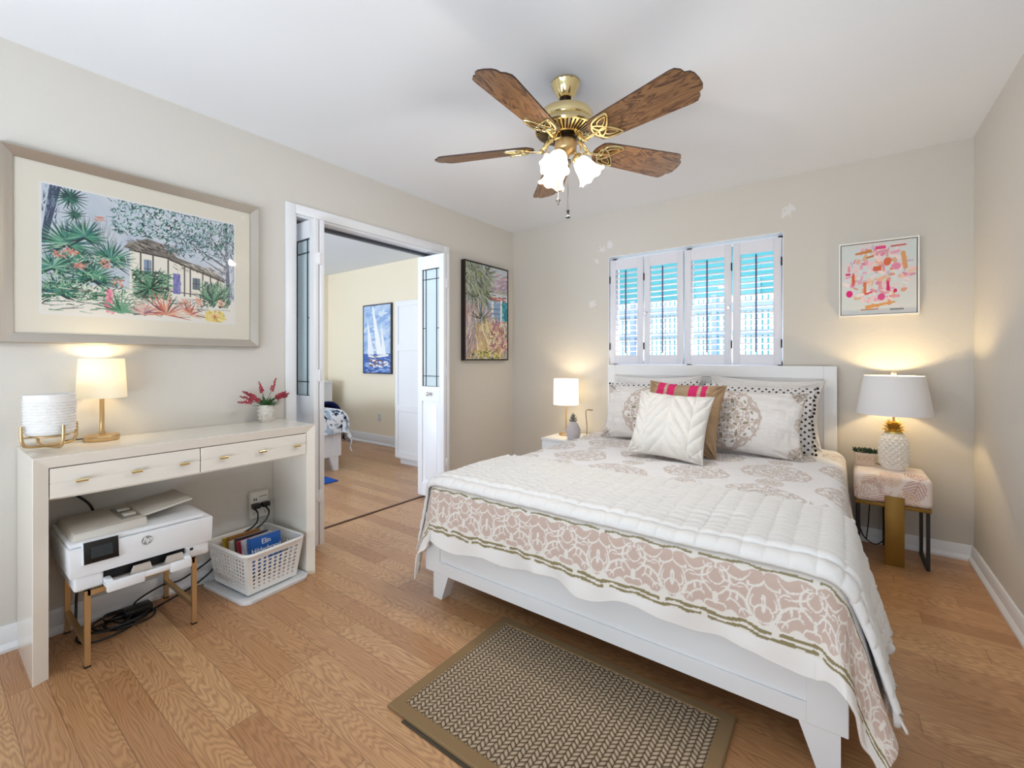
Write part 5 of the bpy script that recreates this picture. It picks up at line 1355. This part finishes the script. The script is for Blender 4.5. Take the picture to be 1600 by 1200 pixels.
# ================================================================== BEDSIDE, SMALL LAMP SIDE
def nightstand_white():
    x0, x1, y0, y1, zt = -2.055, -1.735, 3.19, 3.60, .492
    r = empty('white_nightstand', ((x0+x1)/2, (y0+y1)/2, 0), 'small white nightstand in the corner, holding the slim gold lamp', 'nightstand')
    MB().box((x0, y0, zt-.018), (x1, y1, zt), .003).build('top', white_paint, r)
    MB().box((x0+.006, y0+.012, .10), (x1-.006, y1, zt-.018), .002).build('case', white_paint, r)
    for z0, z1 in ((.295, zt-.03), (.11, .285)):
        d = MB().box((x0+.012, y0, z0), (x1-.012, y0+.014, z1), .002).build('drawer', white_paint, r)
        MB().lathe([(0, 0), (.006, 0), (.006, .010), (.012, .016), (.010, .024), (0, .026)], ((x0+x1)/2, y0, (z0+z1)/2), 16, Matrix.Rotation(PI/2, 4, 'X')).build('knob', brass, d, 50)
    for x in (x0+.02, x1-.05):
        for y in (y0+.025, y1-.05): MB().box((x, y, 0), (x+.03, y+.03, .105)).build('leg', white_paint, r, 0)
    return zt
NZ = nightstand_white()
def lamp_small():
    cx, cy, z0 = -1.945, 3.43, NZ
    r = empty('table_lamp', (cx, cy, z0), 'slim gold table lamp with glowing white drum shade on the white nightstand', 'lamp')
    MB().lathe([(0, 0), (.060, 0), (.062, .003), (.062, .016), (.059, .019), (0, .020)], (cx, cy, z0), 36).build('lamp_base', gold, r, 40)
    MB().cyl((cx, cy, z0+.018), (cx, cy, z0+.30), .0075, n=14).build('stem', gold, r)
    a, b = .762, .985
    MB().lathe([(.108, a), (.106, a+.001), (.1045, b-.001), (.105, b), (.1065, b-.001), (.1095, a)], (cx, cy, 0), 48).build('lamp_shade', linen_shade_lit, r, 60)
    MB().sph((cx, cy, .86), .026, 14).build('bulb', bulb_glow, r, 60)
    point('small_lamp_light', (cx, cy-.05, .90), 3.0, WARM, .035)
lamp_small()
def pineapple_figure():
    cx, cy, z0 = -1.795, 3.285, NZ
    r = empty('pineapple_figurine', (cx, cy, z0), 'small grey-white carved pineapple ornament in front of the slim gold lamp', 'ornament')
    def wv(i, a, rad, z): return rad*(1+.035*math.sin(9*a+z*190)), z
    prof = [(0, 0), (.030, 0)]+[(.060*math.sin(PI*(.22+.70*t))**.75, .150*t) for t in np.linspace(.02, .98, 22)]+[(0, .150)]
    MB().lathe(prof, (cx, cy, z0), 48, wave=wv).build('fruit_body', mat('whitewashed_wood', 'c9c3c6', .7), r, 60)
    lf = MB()
    for row in range(4):
        n = 6-row
        for k in range(n):
            a = 2*PI*k/n+row*.5; el = .35+row*.32; ln = .042-.003*row
            d = Vector((math.cos(a)*math.cos(el), math.sin(a)*math.cos(el), math.sin(el))); p = Vector((cx, cy, z0+.146+row*.012))
            lf.tube([p, p+d*ln*.6, p+d*ln+Vector((0, 0, .006))], [.006, .0055, .001], 5)
    lf.build('leaf_crown', mat('grey_green_leaf', '7d7d74', .6), r, 50)
pineapple_figure()
def hook_stand():
    cx, cy, z0 = -1.768, 3.475, NZ
    x, y = cx, cy
    r = empty('reading_light', (x, y, z0), 'tiny antique-brass gooseneck light standing behind the pineapple ornament', 'light')
    ab = mat('antique_brass', '8b7a55', .35, .9)
    MB().lathe([(0, 0), (.030, 0), (.030, .004), (.008, .008), (0, .009)], (x, y, z0), 24).build('base', ab, r, 40)
    MB().tube([(x, y, z0+.006), (x+.004, y, z0+.08), (x-.004, y, z0+.16), (x-.008, y, z0+.215), (x, y, z0+.226), (x+.02, y-.008, z0+.231), (x+.035, y-.012, z0+.233)], .0036, 8).build('neck', ab, r, 60)
    MB().box((x+.015, y-.022, z0+.228), (x+.062, y-.006, z0+.237), .002).build('light_head', ab, r)
hook_stand()

# ================================================================== BEDSIDE, PINEAPPLE LAMP SIDE
def nightstand_print():
    x0, x1, y0, y1 = .060, .400, 3.285, 3.60; z0, z1 = .338, .505
    r = empty('upholstered_nightstand', ((x0+x1)/2, (y0+y1)/2, 0), 'palm-print upholstered bedside table on black frame with one broad gold leg', 'nightstand')
    # padded block: rounded box with printed cloth, dense grid per face through a subdivided cube
    nu = 90
    m = fabric_white
    bm = bmesh.new(); bmesh.ops.create_cube(bm, size=1); bmesh.ops.subdivide_edges(bm, edges=bm.edges, cuts=60, use_grid_fill=True)
    sx, sy, sz = x1-x0, y1-y0, z1-z0
    cl = bm.verts.layers.float_color.new('Col')
    R = .030
    pts = []
    for v in bm.verts:
        p = np.array((v.co.x*sx, v.co.y*sy, v.co.z*sz)); q = np.clip(p, [-sx/2+R, -sy/2+R, -sz/2+R], [sx/2-R, sy/2-R, sz/2-R]); d = p-q; l = np.linalg.norm(d)
        if l > 1e-6: p = q+d/l*min(l, R) if l > R else q+d
        p[2] += .006*(1-(2*p[0]/sx)**2)*(1-(2*p[1]/sy)**2)*(1 if p[2] > 0 else 0)
        v.co = Vector(((x0+x1)/2+p[0], (y0+y1)/2+p[1], (z0+z1)/2+p[2])); pts.append(p)
    P = np.array(pts)
    # frond print: plane coordinates unrolled over top and front
    X = P[:, 0]+.3*np.where(np.abs(P[:, 0]) > sx/2-.002, np.sign(P[:, 0])*(P[:, 1]+sy/2), 0)*0; X = P[:, 0]+P[:, 1]*.25; Y = P[:, 2]*1.0+P[:, 1]*.95
    c = np.ones((len(P), 3))*np.array(lin('f2e6e0'))
    rr = random.Random(8)
    for k in range(22):
        fx, fy = rr.uniform(-.24, .24), rr.uniform(-.26, .26); th = rr.uniform(0, 2*PI); ln = rr.uniform(.09, .14); colr = rr.choice(['e0b4a8', 'd3a29a', 'f6eeea', 'd6c2bc', 'e0bfa4', 'c39a92', 'f4eae4'])
        dx, dy = X-fx, Y-fy; u = dx*math.cos(th)+dy*math.sin(th); v = -dx*math.sin(th)+dy*math.cos(th)
        fr_ = ((np.abs(v)-u*.0) < (.050*np.sqrt(np.clip(1-((u-ln/2)/(ln/2))**2, 0, 1)))) & (np.sin((u-np.abs(v)*1.1)*330) > -.25) & (u > 0) & (u < ln)
        fr_ |= (np.abs(v) < .0022) & (u > -.02) & (u < ln)
        c = put(c, fr_*.85, colr)
    for v, cc in zip(bm.verts, c): v[cl] = (*cc, 1)
    me = bpy.data.meshes.new('padded_top'); bm.to_mesh(me); bm.free(); me.materials.append(m)
    me.polygons.foreach_set('use_smooth', [True]*len(me.polygons))
    o = bpy.data.objects.new('padded_top', me); C.objects.link(o); setp(o, r)
    MB().box((x0+.006, y0+.006, z0-.018), (x1-.006, y1-.006, z0+.002), .002).build('gold_rim', gold_flat, r)
    MB().box((.197, y0-.014, .002), (.282, y0-.003, .388), .002).box((.197, y0-.012, 0), (.282, y0+.04, .006)).build('front_leg', gold_flat, r)
    t = .008
    for x in (x0+.014, x1-.026):
        f = MB().box((x, y0+.02, .012), (x+2*t, y0+.02+2*t, z0-.016)).box((x, y1-.03, .012), (x+2*t, y1-.03+2*t, z0-.016)).box((x, y0+.02, 0), (x+2*t, y1-.014, .014))
        f.build('frame_leg', black_metal, r, 0)
    MB().box((.205, y1-.03, .012), (.275, y1-.02, z0-.016)).build('back_leg', black_metal, r, 0)
    return z1
PZ = nightstand_print()+.006
def lamp_pineapple():
    cx, cy, z0 = .248, 3.448, PZ
    r = empty('pineapple_lamp', (cx, cy, z0), 'white pineapple table lamp with gold crown and wide white shade on the palm-print bedside table', 'lamp')
    def rad(t): return .073*(1-abs(2*t-.92)**2.6*.42)
    nt, na = 90, 156; mb = MB(); rings = []
    for i in range(nt+1):
        t = i/nt; z = z0+.006+.212*t; R0 = .067*math.sin(PI*min(.5, .30+.42*t) if t < .45 else PI*(.5+.30*((t-.45)/.55)**1.6))**.9
        rg = []
        for k in range(na):
            a = 2*PI*k/na; s1 = (a/(2*PI)*13+t*6.5); s2 = (a/(2*PI)*13-t*6.5)
            d1 = abs((s1 % 1)-.5)*2; d2 = abs((s2 % 1)-.5)*2; fade = min(1, t*9, (1-t)*7)
            R_ = R0+.0115*(1-max(d1, d2))*fade-.003
            rg.append(mb.bm.verts.new((cx+R_*math.cos(a), cy+R_*math.sin(a), z)))
        rings.append(rg)
    for A, B in zip(rings, rings[1:]):
        for k in range(na): mb.bm.faces.new((A[k], A[(k+1) % na], B[(k+1) % na], B[k]))
    mb.bm.faces.new(rings[0][::-1]); mb.bm.faces.new(rings[-1])
    mb.build('pineapple_body', mat('white_ceramic', 'ece8e2', .25), r, 40)
    MB().cyl((cx, cy, z0), (cx, cy, z0+.007), .052, n=32).build('base_ring', mat('clear_acrylic_base', 'd8cdc4', .15, .1), r)
    lf = MB()
    lf.lathe([(0, 0), (.043, 0), (.041, .010), (.030, .018), (0, .02)], (cx, cy, z0+.214), 24)
    for row, (n, el, ln, zz) in enumerate(((9, .15, .055, .226), (8, .45, .052, .235), (7, .80, .050, .244), (5, 1.15, .045, .251))):
        for k in range(n):
            a = 2*PI*k/n+row*.35; d = Vector((math.cos(a), math.sin(a), 0)); up = Vector((0, 0, 1)); p = Vector((cx, cy, z0+zz))+d*.014
            q = p+(d*math.cos(el)+up*math.sin(el))*ln; s = d.cross(up)
            mid = p+(d*math.cos(el)+up*math.sin(el))*ln*.5+up*.006
            v = [lf.bm.verts.new(x) for x in (p+s*.013, p-s*.013, mid-s*.019-up*.003, q, mid+s*.019-up*.003, mid+up*.004)]
            for f in ((0, 1, 5), (1, 2, 5), (2, 3, 5), (3, 4, 5), (4, 0, 5), (1, 0, 4, 3, 2)): lf.bm.faces.new([v[i] for i in f])
    lf.build('gold_crown', mat('gold_leaf', 'ecd07c', .25, .85), r, 20)
    MB().cyl((cx, cy, z0+.25), (cx, cy, z0+.40), .006, n=12).build('stem', gold, r)
    a, b = .836, 1.062
    MB().lathe([(.176, a), (.174, a+.001), (.138, b-.001), (.139, b), (.140, b-.001), (.1775, a)], (cx, cy, 0), 64).build('lamp_shade', drum_shade, r, 60)
    MB().tube([(cx-.138, cy, b-.012), (cx, cy, b-.010), (cx+.138, cy, b-.012)], .002, 6).tube([(cx, cy-.138, b-.012), (cx, cy, b-.010), (cx, cy+.138, b-.012)], .002, 6).build('shade_spider', gold, r)
    MB().cyl((cx, cy, b-.012), (cx, cy, b+.004), .005, n=10).lathe([(0, 0), (.007, 0), (.013, .008), (.013, .016), (.006, .024), (0, .025)], (cx, cy, b+.002), 18).build('finial', mat('crystal_finial', 'f2e6c8', .1, .2), r, 50)
    MB().sph((cx, cy, .945), .028, 14).build('bulb', bulb_glow, r, 60)
    point('pineapple_lamp_light', (cx, cy, .975), 8.5, (1, .74, .38), .03)
    MB().tube([(cx-.03, cy+.05, z0+.004), (cx-.09, cy+.12, z0+.003), (cx-.10, cy+.165, z0-.01), (cx-.10, cy+.172, z0-.2), (cx-.11, cy+.165, .12), (cx-.12, cy+.16, .02)], .003, 6).build('power_cord', black_plastic, r)
lamp_pineapple()
def succulent():
    cx, cy, z0 = .118, 3.50, PZ-.002
    r = empty('succulent_pot', (cx, cy, z0), 'small patterned pot of dark green succulents beside the pineapple lamp', 'plant')
    hx, hy = .052, .040; h = .078
    c = vcol_mat('gilded_concrete', .7, .3)
    g = Raster(1, 1, 4, 4, 'd8c8bc')
    mb = MB().hexa([(cx-hx*.9, cy-hy*.9, z0), (cx+hx*.9, cy-hy*.9, z0), (cx+hx*.9, cy+hy*.9, z0), (cx-hx*.9, cy+hy*.9, z0), (cx-hx, cy-hy, z0+h), (cx+hx, cy-hy, z0+h), (cx+hx, cy+hy, z0+h), (cx-hx, cy+hy, z0+h)])
    bmesh.ops.bevel(mb.bm, geom=list(mb.bm.edges), offset=.005, segments=2, affect='EDGES', profile=.5)
    mb.build('pot', mat('blush_concrete', 'd9c6b8', .7), r)
    ln = MB()
    for k in range(4):
        x = cx-hx+.008+k*.026
        for s in (-1, 1): ln.tube([(x+.013-s*.010, cy-hy*.955-.001, z0+.03), (x+.013+s*.010, cy-hy-.0005, z0+.062)], .0012, 5)
    ln.build('gold_lattice', gold, r)
    MB().box((cx-hx+.008, cy-hy+.008, z0+h-.006), (cx+hx-.008, cy+hy-.008, z0+h+.001)).build('soil', mat('soil', '2b2019', 1), r, 0)
    rr = random.Random(6); lf = MB()
    for k in range(70):
        p = Vector((cx+rr.uniform(-.045, .045), cy+rr.uniform(-.032, .032), z0+h-.002)); a = rr.uniform(0, 2*PI); el = rr.uniform(.35, 1.2); d = Vector((math.cos(a)*math.cos(el), math.sin(a)*math.cos(el), math.sin(el)))
        lf.tube([p, p+d*.012, p+d*.024, p+d*.032], [.003, .005, .004, .0008], 5)
    lf.build('succulent_leaves', foliage_dark, r, 50)
succulent()
cable('power_cable', [(.085, 3.60, .14), (.11, 3.58, .05), (.16, 3.56, .012), (.20, 3.57, .03), (.23, 3.60, .07)], .003, 'black lamp cord along the skirting behind the palm-print bedside table')

# ================================================================== THE OTHER ROOM
def wardrobe():
    x0, x1, y0, y1, z1 = -3.985, -2.98, 3.205, 3.785, 1.80
    r = empty('white_wardrobe', ((x0+x1)/2, (y0+y1)/2, 0), 'tall white panelled wardrobe in the next room beside the sailboat picture', 'wardrobe')
    MB().box((x0, y0+.02, .06), (x1, y1, z1)).box((x0+.03, y0+.05, 0), (x1-.03, y1-.03, .06)).build('carcass', white_paint, r, 0)
    xm = (x0+x1)/2
    for a, b in ((x0+.002, xm-.002), (xm+.002, x1-.002)):
        d = MB(); s = .045
        d.box((a, y0, .075), (a+s, y0+.02, z1-.005), .002).box((b-s, y0, .075), (b, y0+.02, z1-.005), .002)
        for q0, q1 in ((.075, .14), (.585, .65), (1.25, 1.32), (z1-.06, z1-.005)): d.box((a+s, y0, q0), (b-s, y0+.02, q1), .002)
        d.box((a+s-.002, y0+.010, .08), (b-s+.002, y0+.018, z1-.01))
        dd = d.build('door', white_paint, r, 0)
        hx = b-.022 if a < xm-.1 else a+.022
        MB().cyl((hx, y0-.018, .98), (hx, y0-.018, 1.10), .005, n=10).build('handle', chrome, dd)
wardrobe()
def far_bed():
    xf, y0, y1 = -4.235, 1.25, 2.705
    r = empty('bed', (-5.2, 2.0, 0), 'white panelled bed in the next room, only its foot corner seen through the doorway', 'bed')
    f = MB(); z0, zt = .148, .40; s = .09
    f.box((xf-.04, y0, z0), (xf, y0+s, zt), .003).box((xf-.04, y1-s, z0), (xf, y1, zt), .003).box((xf-.04, y0+s, z0), (xf, y1-s, z0+.055)).box((xf-.04, y0+s, zt-.05), (xf, y1-s, zt)).box((xf-.032, y0+s-.002, z0+.05), (xf-.01, y1-s+.002, zt-.04))
    f.build('footboard', white_paint, r, 0)
    MB().box((-6.2, y0+.03, .15), (xf-.04, y0+.065, .36)).build('side_rail', white_paint, r, 0); MB().box((-6.2, y1-.065, .15), (xf-.04, y1-.03, .36)).build('side_rail', white_paint, r, 0)
    MB().box((-6.255, y0, .1), (-6.2, y1, 1.05)).build('headboard', white_paint, r, 0)
    for yo, sg in ((y1-.03, -1), (y0+.03, 1)):
        v = [(xf-.05, yo, 0), (xf-.006, yo, 0), (xf-.006, yo+sg*.045, 0), (xf-.05, yo+sg*.045, 0), (xf-.05, yo, .15), (xf-.006, yo, .15), (xf-.006, yo+sg*.105, .15), (xf-.05, yo+sg*.105, .15)]
        MB().hexa(v).build('leg', white_paint, r, 0)
    for y in (y0+.03, y1-.07): MB().box((-6.24, y, 0), (-6.205, y+.04, .12)).build('leg', white_paint, r, 0)
    tag(MB().box((-6.18, y0+.05, .20), (xf-.06, y1-.05, .52), .03).build('mattress', fabric_plain), 'mattress of the bed in the next room, hidden under the floral bedspread', 'mattress')
    # bedspread: rounded drape over foot and near side
    nu, nv = 220, 170
    U, V = np.meshgrid(np.linspace(y0-.05, y1+.42, nu), np.linspace(-6.1, xf+.21, nv))
    Rr = .12
    ye = y1-.01; du = np.where(U > ye, U-ye, np.where(U < y0+.09, U-(y0+.09), 0)); dv = np.where(V > xf-.09, V-(xf-.09), 0)
    q = np.hypot(du, dv); qs = np.maximum(q, 1e-9); th = np.clip(q/Rr, 0, PI/2); ov = np.maximum(q-Rr*PI/2, 0)
    out = Rr*np.sin(th)+ov*.12+.012*np.sin(U*30+V*17)*smoothstep(.1, .3, q); dn = Rr*(1-np.cos(th))+ov
    P = np.stack([np.minimum(V, xf-.09)+dv/qs*out, np.clip(U, y0+.09, ye)+du/qs*out, .62-dn+.01*fbm(U*5, V*5, 2)], -1)
    c = np.ones(U.shape+(3,))*np.array(lin('eef1f5'))
    n1 = fbm(U*16, V*16, 31, 2); n2 = fbm(U*22+9, V*22, 32, 2)
    c = put(c, (np.abs(n1) < .028)*(n2 > -.1)*1.0, '2a3556'); c = put(c, (n2 > .20)*1.0, '1b2345'); c = put(c, (n1 < -.24)*.8, '93a9bb')
    tag(grid_mesh('bedspread', P, c, fabric_white, None, thick=.01), 'white bedspread with navy floral print on the bed in the next room', 'bedspread')
    U, V = np.meshgrid(np.linspace(y0-.02, y1+.40, 140), np.linspace(-5.25, -4.52, 40))
    ye = y1+.01; du = np.where(U > ye, U-ye, np.where(U < y0+.09, U-(y0+.09), 0)); q = np.abs(du); th = np.clip(q/.14, 0, PI/2); ov = np.maximum(q-.14*PI/2, 0)
    P = np.stack([V, np.clip(U, y0+.09, ye)+np.sign(du)*(.14*np.sin(th)+ov*.12+.012), .655-.14*(1-np.cos(th))-ov+.012*fbm(U*6, V*6, 5)+.012*np.sin(V*22)], -1)
    tag(grid_mesh('throw_blanket', P, None, add_bump(mat('navy_plush', '111a48', .9, 0, .2), 60, .4, .004), None, thick=.03), 'dark navy throw folded over the floral bedspread in the next room', 'blanket')
far_bed()
tag(MB().box((-4.75, 1.45, .0), (-3.84, 2.42, .012), .003).build('blue_rug', add_bump(mat('cobalt_pile', '2f5fb8', .95, 0, .1), 200, .5, .003)), 'cobalt blue rug corner on the floor of the next room', 'rug')
def far_nightstand():
    x0, x1, y0, y1 = -6.26, -5.83, 3.15, 3.60
    r = empty('corner_nightstand', ((x0+x1)/2, (y0+y1)/2, 0), 'pale nightstand in the far corner of the next room behind the bed', 'nightstand')
    MB().box((x0, y0, .82), (x1, y1, .85), .003).build('top', white_paint, r); MB().box((x0+.02, y0+.02, .12), (x1-.02, y1-.01, .82)).build('case', white_paint, r, 0)
    for x in (x0+.03, x1-.07):
        for y in (y0+.03, y1-.07): MB().box((x, y, 0), (x+.04, y+.04, .12)).build('leg', white_paint, r, 0)
far_nightstand()
